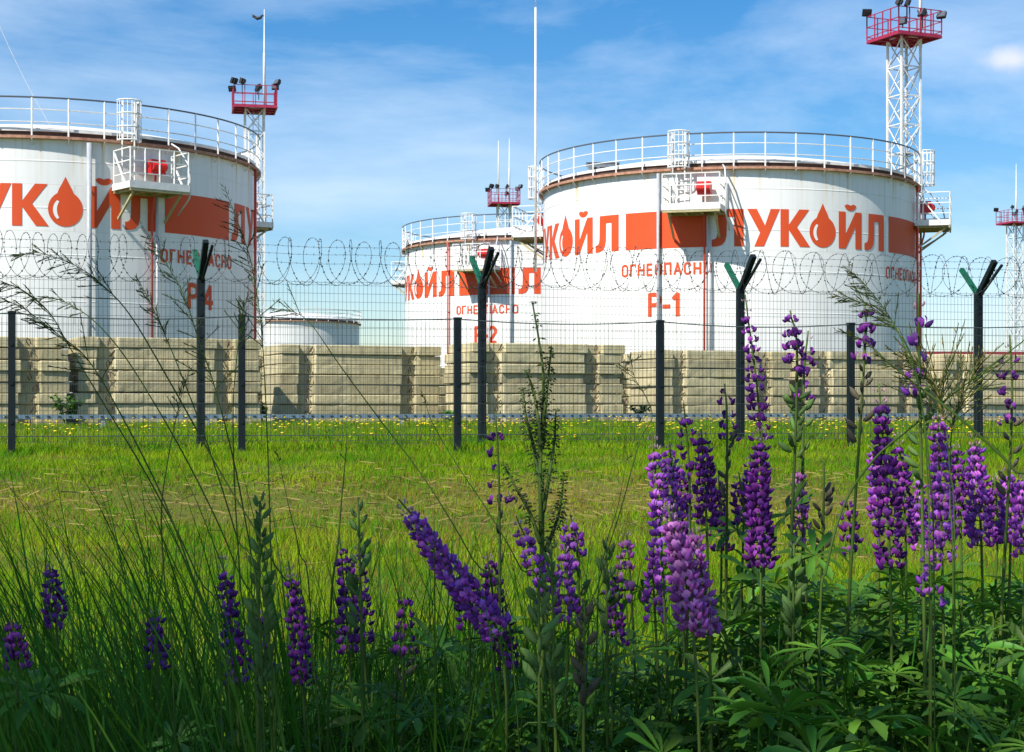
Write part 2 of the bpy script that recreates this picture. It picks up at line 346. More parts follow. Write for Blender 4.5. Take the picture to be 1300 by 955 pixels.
def lawn():
    def do(n, y0, y1, h0, h1, w0, w1, lab):
        x, y = field(n, y0, y1)
        patch = .75+.35*np.sin(x*1.9+y)*np.sin(y*1.3-x*.7)+.15*np.sin(x*5+y*4)
        band = 1-.4*np.exp(-((y-12.3)/1.0)**2)
        h = nr.uniform(h0, h1, n)*np.clip(patch, .45, 1.3)*band
        blades('lawn_grass', n, x, y, h, nr.uniform(w0, w1, n), M['lawn'], lean=.8, label=lab)
    do(45000, 1.0, 4.6, .06, .16, .003, .006, 'green grass growing low among the stems of the lupins')
    do(120000, 4.6, 9.5, .05, .15, .003, .006, 'sunlit yellow green grass just beyond the lupins')
    do(150000, 9.5, 18, .05, .14, .004, .008, 'bright green mown grass on the bank before the fence posts')
    do(120000, 18, 36, .07, .17, .008, .014, 'bright green grass between the fence and the concrete stacks')
    # mown hay lying on the bank
    n = 2200
    y = 12.3+nr.normal(0, 1.0, n); x = nr.uniform(-1, 1, n)*(.4*y+1)
    L = nr.uniform(.05, .17, n); a = nr.uniform(0, PI, n); tilt = nr.normal(0, .25, n); w = nr.uniform(.002, .004, n)
    z = gz(x, y)+nr.uniform(.01, .07, n)
    d = np.stack([np.cos(a)*L, np.sin(a)*L, np.sin(tilt)*L*.6], -1)
    c = np.stack([x, y, z], -1); up = np.zeros((n, 3)); up[:, 2] = w
    V = np.stack([c-d/2-up, c-d/2+up, c+d/2+up, c+d/2-up], 1).reshape(-1, 3)
    Lp = np.arange(n*4)
    o = np_mesh('mown_hay', V, Lp, np.arange(n)*4, np.full(n, 4), M['straw'])
    tag(o, 'brown dry cut grass strewn along the low bank', 'hay', kind='stuff')
    # dandelions by the stacks
    n = 1000
    y = 20+14*nr.uniform(0, 1, n)**.6; x = nr.uniform(-1, 1, n)*(.36*y+1); z = gz(x, y)+nr.uniform(.08, .2, n)
    tv = []; 
    for zz, r in ((0, .35), (.35, 1), (.7, .75)):
        for k in range(6): tv.append((r*math.cos(k*PI/3), r*math.sin(k*PI/3), zz-.3))
    tf = [(k, (k+1) % 6, 6+(k+1) % 6, 6+k) for k in range(6)]+[(6+k, 6+(k+1) % 6, 12+(k+1) % 6, 12+k) for k in range(6)]+[tuple(12+k for k in range(6))]
    s = nr.uniform(.014, .03, n)
    R = np.eye(3)[None]*s[:, None, None]
    o = stamp('dandelions', np.array(tv), tf, (R, np.stack([x, y, z], -1)), M['dandelion'])
    tag(o, 'tiny yellow flowers scattered in the grass before the concrete stacks', 'flowers', kind='stuff')
lawn()

# ------------------------------------------------------------------ lettering on curved shells
LOGO = {
 'Л': (.88, [[(0,0),(0,.19),(.08,.20),(.135,.25),(.16,.36),(.17,1),(.88,1),(.88,0),(.62,0),(.62,.79),(.42,.79),(.41,.30),(.37,.14),(.28,.04),(.14,0)]]),
 'У': (.92, [[(0,1),(.27,1),(.50,.56),(.66,1),(.92,1),(.47,0),(.20,0),(.36,.36)]]),
 'К': (.88, [[(0,0),(0,1),(.24,1),(.24,.585),(.55,1),(.85,1),(.48,.53),(.88,0),(.57,0),(.24,.45),(.24,0)]]),
 'Й': (.84, [[(0,0),(0,1),(.24,1),(.24,.40),(.60,1),(.84,1),(.84,0),(.60,0),(.60,.60),(.24,0)],
             [(.20,1.155),(.27,1.20),(.34,1.20),(.42,1.17),(.50,1.20),(.57,1.20),(.64,1.155),(.58,1.08),(.50,1.04),(.42,1.03),(.34,1.04),(.26,1.08)]]),
}
def drop_poly():
    r = .42; pts = []
    for k in range(37):
        a = D2R(62-k*(304/36.0)); pts.append((.43+r*math.cos(a), .42+r*math.sin(a)-.0))
    left = [(.43-.155, .90), (.43-.085, 1.02), (.43, 1.19), (.43+.085, 1.02), (.43+.155, .90)]
    return pts+left
def crescent():
    o = [(.30+.0*0, .62)]
    a = [(.43-.30*math.cos(D2R(t)), .40+.30*math.sin(D2R(t))) for t in range(-48, 50, 8)]
    b = [(.47-.245*math.cos(D2R(t)), .40+.30*math.sin(D2R(t))) for t in range(48, -50, -8)]
    return a+b[1:-1]
LOGO['O'] = (.86, [drop_poly()])
# narrow stencil strokes for the warning and the numbers: w, list of polylines
def arc(cx, cy, rx, ry, a0, a1, n=8): return [(cx+rx*math.cos(D2R(a0+(a1-a0)*k/n)), cy+ry*math.sin(D2R(a0+(a1-a0)*k/n))) for k in range(n+1)]
STR = {
 'О': (.55, [[(.0,.2)]+[(.0,.8)]+arc(.275,.75,.275,.25,180,0,8)[1:-1]+[(.55,.8),(.55,.2)]+arc(.275,.25,.275,.25,0,-180,8)[1:-1]+[(.0,.2)]]),
 'Г': (.45, [[(0,0),(0,1),(.45,1)]]),
 'Н': (.55, [[(0,0),(0,1)],[(.55,0),(.55,1)],[(0,.5),(.55,.5)]]),
 'Е': (.45, [[(.45,1),(0,1),(0,0),(.45,0)],[(0,.52),(.40,.52)]]),
 'П': (.55, [[(0,0),(0,1),(.55,1),(.55,0)]]),
 'А': (.60, [[(0,0),(.30,1),(.60,0)],[(.12,.32),(.48,.32)]]),
 'С': (.52, [arc(.26,.72,.26,.28,10,180,8)+[(0,.28)]+arc(.26,.28,.26,.28,180,350,8)[1:]]),
 'Р': (.50, [[(0,0),(0,1),(.25,1)]+arc(.25,.75,.25,.25,90,-90,8)[1:]+[(0,.5)]]),
 '-': (.28, [[(0,.42),(.28,.42)]]),
 '1': (.26, [[(.0,.80),(.20,1),(.20,0)]]),
 '4': (.55, [[(.40,0),(.40,1),(0,.28),(.55,.28)]]),
 '2': (.50, [arc(.25,.74,.25,.26,170,-30,9)+[(0,0),(.50,0)]]),
}
def clip_cols(poly, width_m, maxw):
    """cut a flat outline into vertical columns so it can follow the shell"""
    bm = bmesh.new()
    vs = [bm.verts.new((x, 0, z)) for x, z in poly]; bm.faces.new(vs)
    xs = [p[0] for p in poly]; x = min(xs)+maxw
    bm.normal_update(); bmesh.ops.triangulate(bm, faces=bm.faces[:])
    while x < max(xs):
        bmesh.ops.bisect_plane(bm, geom=bm.verts[:]+bm.edges[:]+bm.faces[:], plane_co=(x,0,0), plane_no=(1,0,0)); x += maxw
    bm.verts.index_update()
    out = ([tuple(v.co) for v in bm.verts], [tuple(v.index for v in f.verts) for f in bm.faces]); bm.free()
    return out
def on_shell(mb, poly, R, phi0, z0, off):
    vs, fs = clip_cols(poly, 0, .18)
    mb.add([((R+off)*math.sin(phi0+x/R), -(R+off)*math.cos(phi0+x/R), z0+z) for x, y, z in vs], fs)
def logo_word(mb, hl, R, phi, z, h):
    x = 0
    gaps = {'Л':.10,'У':.02,'К':-.03,'O':.10,'Й':.12}
    for i, ch in enumerate('ЛУКOЙЛ'):
        w, polys = LOGO[ch]
        for p in polys: on_shell(mb, [((x+a)*h*.955, b*h) for a, b in p], R, phi, z, .012)
        if ch == 'O': on_shell(hl, [((x+a)*h*.955, b*h) for a, b in crescent()], R, phi, z, .018)
        x += w+gaps[ch]
def stroke_text(mb, txt, R, phic, z, h, width, sw):
    tot = sum(STR[c][0] for c in txt); gap = (width/h-tot)/max(1, len(txt)-1)
    x = -width/h/2; k = 0
    for c in txt:
        w, pls = STR[c]
        for pl in pls:
            for (x0, y0), (x1, y1) in zip(pl[:-1], pl[1:]):
                d = Vector((x1-x0, y1-y0)); L = d.length; d /= L; n = Vector((-d.y, d.x))*sw/2/h
                e = d*(sw/2/h*.55)
                a = Vector((x+x0, y0))-e; b = Vector((x+x1, y1))+e
                q = [a-n, b-n, b+n, a+n]
                on_shell(mb, [(p.x*h, p.y*h) for p in q], R, phic, z, .012+.0006*(k % 9)); k += 1
        x += w+gap

# ------------------------------------------------------------------ tanks
R_T = 7.6; ZB = .62; HS = 9.21       # shell radius, base height, rim height above base
def make_tank(Xc, Yc, label, number, sq_px, period=83.5, plat_px=885, plats=(), pipes=(), vent=False, rod=None, ladder_right=False, lettering=True, detail=True):
    root = empty('storage_tank', (Xc, Yc, ZB), label=label, cat='storage tank', group='white cylindrical storage tanks')
    R = R_T
    def c(phi, r, z): return Vector((r*math.sin(phi), -r*math.cos(phi), z))
    def phi_of(px):
        best = min((abs((HX+F*(Xc+R*math.sin(a))/(Yc-R*math.cos(a)))-px), a) for a in [D2R(-96+k*.25) for k in range(768)])
        return best[1]
    MB().lathe([(R, -.3), (R, 3), (R, 6), (R, HS+.02)], 180).build('shell', M['tank'], root, True, True)
    prof = [(R-.04, HS+.02), (R-.04, HS+.16)]
    MB().lathe(prof, 180).build('roof_edge', M['rust_shade'], root, True, True)  # band below the lip, its shade painted into the material
    MB().lathe([(R-.045, HS+.165), (R+.02, HS+.165), (R+.02, HS+.27), (R-.06, HS+.27)], 144).build('roof_lip', M['white'], root, True)
    pr = []
    for k in range(0, 41):
        x = R*k/40.0; pr.append((max(R-.05-x, .01), HS+.27+.25*x-.0155*x*x))
    MB().lathe(pr, 144).build('roof', M['white'], root, True, True)
    MB().lathe([(R, HS-.09), (R+.20, HS-.09), (R+.20, HS+.0), (R+.0, HS+.0)], 144).build('rim_walkway', M['rust'], root, True)
    rr = R+.15
    if detail:
        g = MB(); tr = MB(); n = 42
        for k in range(n):
            a = 2*PI*(k+.35)/n
            g.bar(c(a, rr, HS-.06), c(a, rr, HS+1.24), .05, .05)
            br = R+.02
            g.bar(c(a, R+.01, HS-.28), c(a, R+.19, HS-.1), .035, .035)
        for z in (.45, .86):
            g.tube([c(2*PI*k/120, rr, HS+z) for k in range(120)], .020, 5, closed=True)
        tr.tube([c(2*PI*k/120, rr, HS+1.25) for k in range(120)], .030, 6, closed=True)
        g.build('guard_rail', M['white'], root, True); tr.build('top_rail', M['toprail'], root, True)
    else:
        g = MB(); n = 36
        for k in range(n):
            a = 2*PI*k/n; g.bar(c(a, rr, HS-.05), c(a, rr, HS+1.24), .06)
        for z in (.45, .86, 1.25): g.tube([c(2*PI*k/90, rr, HS+z) for k in range(90)], .035, 5, closed=True)
        g.build('guard_rail', M['white'], root, True)
    if lettering:
        z0 = 6.90-ZB; hh = 1.38; S = phi_of(sq_px); per = D2R(period)
        for k in (-1, 0, 1, 2):
            s = S+k*per; w = D2R(24.2)*R
            bands = MB(); hl = MB(); warn = MB(); num = MB(); words = MB()
            on_shell(bands, [(0,0),(w,0),(w,hh),(0,hh)], R, s, z0, .012)
            logo_word(words, hl, R, s+D2R(25.7), z0, hh)
            stroke_text(warn, 'ОГНЕОПАСНО', R, s+D2R(12.1), 5.92-ZB, .40, 3.5, .078)
            bands.build('red_band', M['logo'], root, True); wo = words.build('company_lettering', M['logo'], root, True)
            hl.build('drop_highlight', M['hilite'], wo, True)
            warn.build('warning_lettering', M['logo'], root, True)
            if k == 0:
                stroke_text(num, 'Р-'+number, R, s+D2R(12.1), 4.40-ZB, .78, 1.15, .155)
                num.build('tank_number', M['logo'], root, True)
    for px, r, mk, top, name in pipes:
        a = phi_of(px); p = MB()
        p.tube([c(a, R+.10+r, -.2), c(a, R+.10+r, top)], r, 10)
        for z in (1.0, 3.2, 5.4, 7.6):
            if z < top: p.bar(c(a, R, z), c(a, R+.12, z), .05, .05)
        p.build(name, M[mk], root, True, True)
    for a_deg, flip in plats:
        a0 = phi_of(plat_px)+D2R(a_deg); zf = 8.18-ZB; W = 2.10; Dp = 1.32; s = -1 if flip else 1
        er = Vector((math.sin(a0), -math.cos(a0), 0)); et = Vector((math.cos(a0), math.sin(a0), 0)); ez = Vector((0,0,1))
        RM = Matrix((et, er, ez)).transposed()
        def q(t, d, z): return er*(R+d)+et*(t*s)+ez*z
        pl = MB(); pl.box(q(0, Dp/2-.02, zf), (W, Dp+.06, .05), RM)
        po = pl.build('platform', M['cream'], root, True)
        fr = MB()
        for d in (Dp, .12): fr.box(q(0, d, zf-.08), (W, .06, .10), RM)
        for t in (-.9, -.3, .3, .9): fr.box(q(t, Dp/2, zf-.07), (.06, Dp-.1, .085), RM)
        for t in (-.85, .85): fr.bar(q(t, Dp-.15, zf-.13), q(t, .02, zf-.95), .07, .07)
        fr.build('support_frame', M['cream'], po, True)
        tb = MB(); tb.box(q(0, Dp+.035, zf+.08), (W+.06, .012, .24), RM)
        for t in (-1, 1): tb.box(q(t*W/2, Dp/2, zf+.08), (.012, Dp, .22), RM)
        tb.build('toe_board', M['white'], po, True)
        rl = MB()
        for k in range(5): t = -W/2+W*k/4; rl.bar(q(t, Dp+.01, zf), q(t, Dp+.01, zf+1.28), .045, .045)
        for t in (-W/2, W/2):
            rl.bar(q(t, .12, zf), q(t, .12, zf+1.28), .045, .045)
            for z in (.45, .86, 1.28): rl.bar(q(t, .12, zf+z), q(t, Dp+.01, zf+z), .035, .035)
            rl.bar(q(t, .15, zf+1.2), q(t, Dp*.75, zf+.1), .05, .05)
        for z in (.45, .86, 1.28): rl.bar(q(-W/2, Dp+.01, zf+z), q(W/2, Dp+.01, zf+z), .035, .035)
        rl.build('railing', M['white'], po, True)
        # ladder with its safety cage, from the platform over the rim
        lc = -.62; ld = MB()
        for t in (-.22, .22): ld.bar(q(lc+t, .30, zf), q(lc+t, .30, HS+1.3), .045, .045)
        z = zf+.25
        while z < HS+1.25: ld.bar(q(lc-.22, .30, z), q(lc+.22, .30, z), .028, .028); z += .29
        for t in (-.22, .22): ld.bar(q(lc+t, .05, HS+.02), q(lc+t, .30, HS+.02), .04, .04)
        lo = ld.build('ladder', M['white'], root, True)
        cg = MB()
        hoop = lambda z: [q(lc+.40*math.cos(D2R(t)), .30+.04+.40*math.sin(D2R(t))*1.0+.0, z) for t in range(-25, 206, 21)]
        for z in (HS-.02, HS+.42, HS+.86, HS+1.30):
            cg.tube(hoop(z), .028, 5, flat=1)
        hp0 = hoop(HS-.05); hp1 = hoop(HS+1.33)
        for k in range(0, len(hp0), 1): cg.bar(hp0[k], hp1[k], .026, .026)
        cg.build('safety_cage', M['white'], lo, True)
        # red foam chamber with its drop pipe
        fx = .35; fb = MB(); fb.box(q(fx, .38, zf+.83), (.50, .42, .48), RM)
        fb.tube([q(fx-.25, .62, zf+.83), q(fx+.25, .62, zf+.83)], .13, 10)
        fo = fb.build('foam_chamber', M['red'], root, True)
        fp = MB(); fp.tube([q(fx, .35, zf+.6), q(fx-.02, .35, zf+.3), q(fx-.04, .30, zf-.3), q(fx-.04, .16, zf-.8), q(fx-.04, .16, -.2)], .038, 8)
        fp.build('foam_pipe', M['redpipe'], fo, True, True)
        gp = MB(); gp.tube([q(fx+.14, .17, zf-.1), q(fx+.14, .17, -.2)], .05, 8)
        gp.build('drain_pipe', M['palegrey'], root, True, True)
        hz = MB(); hz.tube([q(1.0, .22, HS+.05), q(1.12, .5, HS-.12), q(1.22, 1.0, HS-.7), q(1.24, 1.1, HS-1.2), q(1.24, 1.05, zf-.2), q(1.24, .2, zf-.7)], .032, 6)
        hz.build('bent_pipe', M['palegrey'], root, True, True)
    if vent:
        a = D2R(-58); v = MB(); vp = c(a, 6.3, HS+.5)
        v.box(vp+Vector((0,0,.12)), (1.15, .7, .10)); 
        for dx in (-.48, -.16, .16, .48): v.box(vp+Vector((dx, -.2, -.12)), (.12, .1, .4))
        v.box(vp+Vector((0, .15, -.12)), (.95, .25, .36))
        v.build('roof_vent', M['grey'], root, True)
        v = MB(); v.box(vp+Vector((0,0,.21)), (1.3,.85,.05)); v.build('vent_lid', M['toprail'], root, True)
    if rod:
        a = phi_of(rod)-D2R(4); r = MB()
        r.tube([c(a, R+.33, 6), c(a, R+.33, 12), c(a, R+.33, 17)], [.06, .055, .045], 8); r.tube([c(a, R+.33, 17), c(a, R+.33, 20.5)], [.03, .012], 6)
        ro = r.build('lightning_rod', M['white'], root, True, True)
        b = MB(); b.bar(c(a, R, 6.3), c(a, R+.34, 6.3), .09, .07); b.build('rod_bracket', M['grey'], ro, True)
        b = MB(); b.bar(c(a, R, HS-.35), c(a, R+.34, HS-.35), .09, .07)
        b.bar(c(a, R, HS-1.0), c(a, R+.33, HS-.35), .05, .05)
        b.build('rod_bracket', M['grey'], ro, True)
    return root
make_tank(8.9, 69.1, 'large white fuel tank marked Р-1, right of centre behind the fence', '1', 795, plat_px=885, plats=((0, False), (90, False), (-90, True), (180, False)),
          pipes=((837, .06, 'grey', 9.05, 'down_pipe'), (1160, .05, 'redpipe', 9.1, 'red_riser_pipe')), vent=True, rod=690)
make_tank(-17.2, 62.0, 'nearest white fuel tank marked Р-4, cut by the left edge', '4', 209, plat_px=180, plats=((0, False), (90, False), (-90, False)),
          pipes=((112, .085, 'grey', 9.05, 'down_pipe'), (319, .05, 'redpipe', 9.1, 'red_riser_pipe')))
make_tank(1.54, 94.7, 'white fuel tank half hidden behind the Р-1 tank, rusty brown rim', '2', 583, plat_px=612, plats=((0, False), (-90, True), (90, False)),
          pipes=((571, .05, 'redpipe', 9.1, 'red_riser_pipe'), (649, .06, 'grey', 9.05, 'down_pipe')))
make_tank(-23.8, 177, 'small looking far white tank low behind the concrete stacks', '3', 300, lettering=False, detail=False)

# ------------------------------------------------------------------ floodlight masts
def make_mast(X, Y, label, rot, rod_corner=0, group='floodlight masts with red lamp platforms'):
    root = empty('floodlight_mast', (X, Y, ZB), rot, label=label, cat='floodlight mast', group=group)
    s = .58; zt = 19.1
    l = MB(); cs = [Vector((sx*s, sy*s, 0)) for sx, sy in ((-1,-1),(1,-1),(1,1),(-1,1))]
    for c0 in cs: l.bar(c0+Vector((0,0,-.3)), c0+Vector((0,0,zt)), .10, .10)
    nz = 13; dz = zt/nz
    for k in range(nz+1):
        z = k*dz
        for i in range(4):
            a, b = cs[i], cs[(i+1) % 4]
            l.bar(a+Vector((0,0,z)), b+Vector((0,0,z)), .055, .055)
            if k < nz:
                l.bar(a+Vector((0,0,z)), b+Vector((0,0,z+dz)), .045, .045)
                l.bar(b+Vector((0,0,z)), a+Vector((0,0,z+dz)), .045, .045)
    l.build('lattice_tower', M['white'], root, True)
    ld = MB()
    for t in (-.18, .18): ld.bar((.1+t, .1, 0), (.1+t, .1, zt), .035, .035)
    z = .3
    while z < zt: ld.bar((-.08, .1, z), (.28, .1, z), .025, .025); z += .35
    for z in (5.9, 13.3): ld.box((.15, .1, z), (.75, .75, .05))
    ld.box((.15, .1, 12.9), (.14, .14, .8))
    ld.build('inner_ladder', M['grey'], root, True)
    h = 1.32; fl = MB(); fl.box((0,0,zt+.05), (2*h, 2*h, .07))
    for t in (-h, -.45, .45, h): fl.box((0, t, zt-.04), (2*h, .08, .12)); fl.box((t, 0, zt-.04), (.08, 2*h, .12))
    po = fl.build('lamp_platform', M['magenta'], root, True)
    r = MB()
    for i in range(4):
        a = Vector((h*(-1 if i in (0,3) else 1), h*(-1 if i < 2 else 1), zt+.08)); b = Vector((h*(-1 if (i+1) % 4 in (0,3) else 1), h*(-1 if (i+1) % 4 < 2 else 1), zt+.08))
        for k in range(4): p = a.lerp(b, k/4); r.bar(p, p+Vector((0,0,1.2)), .05, .05)
        for z in (.15, .65, 1.2): r.bar(a+Vector((0,0,z)), b+Vector((0,0,z)), .04, .04)
    r.build('platform_railing', M['magenta'], po, True)
    lamps = [(-h,-h,2.3), (-h+.5,-h,2.6), (.1,-h,3.0), (h,-h,3.7), (h,.2,4.6), (-h,h,1.2), (.3,.5,3.4)]
    lrot = [.5, .35, .45, .55, .4, .5, .1]
    for (x, y, az), tilt in zip(lamps, lrot):
        zz = zt+1.38 if rnd.random() < .6 else zt+.95
        Rm = Matrix.Rotation(az+PI/2+rot*0, 3, 'Z') @ Matrix.Rotation(-tilt, 3, 'X')
        b = MB(); b.box((x, y, zz+.12), (.46, .16, .36), Rm); b.bar((x, y, zt+.7), (x, y, zz), .05, .05)
        b.box(Vector((x, y, zz+.12))+Rm @ Vector((0, .10, .02)), (.30, .16, .22), Rm)
        f = b.build('floodlight', M['black'], root, True)
        g = MB(); g.box(Vector((x, y, zz+.12))+Rm @ Vector((0, -.085, 0)), (.40, .012, .30), Rm); g.build('lamp_glass', M['glass'], f, True)
    rp = [(s, s), (s, -s), (-s, s)][rod_corner]
    rd = MB(); rd.tube([(rp[0], rp[1], zt-.5), (rp[0], rp[1], zt+3.4), (rp[0], rp[1], zt+3.5), (rp[0], rp[1], 25.3)], [.09, .085, .05, .018], 8)
    rd.build('lightning_rod', M['white'], root, True, True)
    if rod_corner == 0 and Y < 160:
        r2 = MB(); r2.tube([(-s, -s, zt-.5), (-s, -s, zt+3.4), (-s, -s, 24.9)], [.08, .06, .018], 8); r2.build('lightning_rod', M['white'], root, True, True)
    return root
make_mast(-16.2, 105, 'floodlight mast behind the right side of the Р-4 tank', D2R(12), 1)
make_mast(-.75, 154, 'small distant floodlight mast seen above the half hidden middle tank', D2R(8), 0)
make_mast(19.95, 85, 'tallest looking floodlight mast rising behind the Р-1 tank', D2R(24), 1)
make_mast(51.2, 170, 'distant floodlight mast at the right edge of the picture', D2R(20), 0)

# bird on the rod of the left mast
b = MB(); bp = P(329, 24, 104.95)
b.tube([bp+Vector((-.62,0,.18)), bp+Vector((-.42,0,.14)), bp+Vector((-.15,0,.02)), bp+Vector((.12,0,.10)), bp+Vector((.22,0,.26)), bp+Vector((.34,0,.27)), bp+Vector((.46,0,.24))],
       [.02, .08, .14, .13, .09, .08, .01], 8)
b.add([bp+Vector(p) for p in ((-.05,-.05,.08),(-.5,-.12,.34),(-.62,-.1,.30),(-.2,-.08,.0), (-.05,-.02,.08),(-.5,-.10,.35),(-.62,-.08,.31),(-.2,-.04,.0))], [(0,1,2,3),(7,6,5,4),(0,4,5,1),(1,5,6,2),(2,6,7,3),(3,7,4,0)])
b.v = [tuple(bp+(Vector(p)-bp)*.75) for p in b.v]
tag(b.build('bird', M['bird'], None, smooth=True), 'small black bird perched on the rod of the left mast', 'bird')
# thin cable at upper left
cb = MB(); a0 = P(-30, -40, 70); a1 = P(80, 185, 62)
cb.tube([a0.lerp(a1, t)-Vector((0,0,4*.5*t*(1-t))) for t in [k/10 for k in range(11)]], .012, 5)
tag(cb.build('overhead_cable', M['grey'], None), 'thin grey cable slanting down to the roof of the Р-4 tank', 'cable')

# ------------------------------------------------------------------ far wall on the right
wl = empty('low_building', (26.5, 84, ZB), D2R(4), label='long low beige building with dark red roof edge, behind the right stacks', cat='building')
w = MB(); w.box((0, 3, 1.35), (22, 6, 3.3)); w.build('wall', M['wall'], wl, True)
w = MB(); w.box((0, 3, 3.07), (22.4, 6.4, .16)); w.build('roof', M['cap'], wl, True)

# ------------------------------------------------------------------ concrete slab stacks
def slab_mesh(seed):
    r = random.Random(seed); L, W, T = 3.68, 1.5, .205
    nw, nd = .36, .14
    xs = (.16*L, .80*L)
    pts = [(0,0)]
    for x in xs: pts += [(x-nw/2,0),(x-nw/2+.02,nd),(x+nw/2-.02,nd),(x+nw/2,0)]
    pts += [(L,0),(L,W)]
    for x in reversed(xs): pts += [(x+nw/2,W),(x+nw/2-.02,W-nd),(x-nw/2+.02,W-nd),(x-nw/2,W)]
    pts += [(0,W)]
    bm = bmesh.new()
    f = bm.faces.new([bm.verts.new((x, y, 0)) for x, y in pts])
    e = bmesh.ops.extrude_face_region(bm, geom=[f])
    for v in [g for g in e['geom'] if isinstance(g, bmesh.types.BMVert)]: v.co.z += T
    bmesh.ops.recalc_face_normals(bm, faces=bm.faces[:])
    bmesh.ops.bevel(bm, geom=bm.edges[:], offset=.016, segments=1, affect='EDGES')
    bmesh.ops.triangulate(bm, faces=[f for f in bm.faces if len(f.verts) > 4])
    for x in [k*.23 for k in range(1, 16)]:
        bmesh.ops.bisect_plane(bm, geom=bm.verts[:]+bm.edges[:]+bm.faces[:], plane_co=(x,0,0), plane_no=(1,0,0))
    for v in bm.verts:
        n = noise.noise(Vector((v.co.x*2.3+seed*9, v.co.y*3, v.co.z*9)))
        v.co.y += .004*n; v.co.z += .004*noise.noise(Vector((v.co.x*1.3, v.co.y*2, seed*5)))
        if r.random() < .06: v.co += Vector((0, (.010 if v.co.y < W/2 else -.010), (-.008 if v.co.z > T/2 else .008)))
    q = bmesh.ops.create_cube(bm, size=1)['verts']
    for v in q: v.co = Vector((L/2+v.co.x*(L-.16), W/2+v.co.y*(W-.40), -.015+v.co.z*.034))
    me = bpy.data.meshes.new('concrete_slab'); bm.to_mesh(me); bm.free(); me.materials.append(M['concrete'])
    return me, xs, nd
SLABS = [slab_mesh(k) for k in range(5)]
lpm = MB(); pts = [(0,0,0), (-.005,-.035,.04), (-.01,-.085,.10), (.01,-.10,.16), (.03,-.06,.19), (.06,-.01,.14), (.05,.02,.03)]
lpm.tube([(p[0]*.8, p[1]*.8, p[2]*.8+.02) for p in pts], .010, 6); LM = bpy.data.meshes.new('lifting_loop'); LM.from_pydata(lpm.v, [], lpm.f); LM.materials.append(M['loop'])
ORD = ['lowest', 'second from the bottom', 'third from the bottom', 'fourth from the bottom', 'fourth from the top', 'third from the top', 'second from the top', 'topmost']
TH = D2R(23)
def stack(px, Y, where, n=8, gapseed=0, x=None, th=None):
    r = random.Random(100+gapseed+int(px)); th = TH if th is None else th
    X = (px-HX)/F*Y; z = ZB-.03+(0 if Y > 35 else -.01)
    o = ORD if n == 8 else ['lowest', 'second from the bottom', 'third from the bottom', 'third from the top', 'second from the top', 'topmost']
    for k in range(n):
        me, xs, nd = r.choice(SLABS)
        dx, dy, rz = r.uniform(-.05, .05), r.uniform(-.03, .03), r.uniform(-.008, .008)
        s = bpy.data.objects.new('concrete_slab', me); COL.objects.link(s)
        s.location = (X+dx, Y+dy, z); s.rotation_euler = (0, r.uniform(-.0006, .0006), th+rz)
        tag(s, 'grey concrete slab, %s of the %s' % (o[k], where), 'concrete slab', 'concrete slabs piled in stacks')
        for xx in xs:
            lo = bpy.data.objects.new('lifting_loop', LM); COL.objects.link(lo); lo.parent = s
            lo.location = (xx+r.uniform(.0, .06), nd*.75, .02); lo.rotation_euler = (r.uniform(-.2,.2), r.uniform(-.4, .4), r.uniform(-.5, .5))
        z += .205+r.choice((.010, .014, .020, .028))
SROW = [(-170, 31.2, 'stack cut off by the left edge'), (98, 32.9, 'stack under the Р-4 sign'), (356, 36.0, 'stack between the two left forked posts'),
        (597, 36.0, 'stack just right of the second forked post'), (836, 39.6, 'stack behind the third forked post'),
        (1022, 41.4, 'stack right of the third forked post'), (1198, 43.4, 'stack behind the fourth forked post')]
for i, (px, Y, wh) in enumerate(SROW): stack(px, Y, wh, gapseed=i)
for i, (px, Y, wh) in enumerate([(505, 40.3, 'pale rear stack seen left of the second forked post'), (296, 38.6, 'rear stack glimpsed right of the Р-4 tank'), (765, 43.5, 'rear stack glimpsed left of the middle short post')]):
    stack(px, Y, wh, n=6 if i == 0 else 8, gapseed=40+i)
# cable tray in front of the stacks
tr = empty('cable_tray', (0, 34.5, ZB), D2R(23), label='long blue grey perforated cable tray low in front of the concrete stacks', cat='cable tray')
t = MB(); t.box((2, -.6, .17), (46, .10, .075)); t.build('tray', M['tray'], tr, True)
t = MB()
for k in range(240): t.box((-20.6+k*.19, -.655, .175), (.05, .012, .022))
tag(t.build('slot_row', M['tray_hole'], tr, True), kind='stuff')
for k in range(24):
    t = MB(); t.box((-20+k*1.93, -.6, .02), (.07, .07, .22)); t.build('support', M['grey'], tr, True)

def weed(label, px, Y, h, n, seed, wd=.35):
    r = random.Random(seed); x = (px-HX)/F*Y; z0 = float(gz(x, Y))
    root = empty('leafy_weed', (x, Y, z0), label=label, cat='weed', group='weeds growing at the foot of the stacks')
    st = MB(); T_ = []; O_ = []
    for k in range(n):
        a = r.uniform(0, 2*PI); e = Vector((math.cos(a)*r.uniform(.1, 1)*wd, math.sin(a)*.2, h*r.uniform(.6, 1)))
        c = bez([(0,0,-.02), tuple(e*.5+Vector((0,0,.08))), tuple(e)], 8); st.tube(c, .008, 4, cap=False)
        for q in range(16):
            p = c[r.randrange(2, 9)]; T_.append(np.array(Matrix.Rotation(r.uniform(0,6.28), 3, 'Z') @ Matrix.Rotation(r.uniform(-.9,.6), 3, 'Y'))*r.uniform(.08,.16)); O_.append(tuple(p+Vector((x, Y, z0))))
    st.build('stem', M['stem'], root, local=True)
    stamp('foliage', np.array([(0,0,0),(.4,.28,.05),(1,0,-.1),(.4,-.28,.05)]), [(0,1,2,3)], (np.array(T_), np.array(O_)), M['leaf'], root)
weed('dark leafy weed by the gap left of the stack under the Р-4 sign', 84, 32.2, .62, 14, 5, .45)
weed('low weed by the gap between the two left forked posts', 331, 35.2, .42, 9, 6)
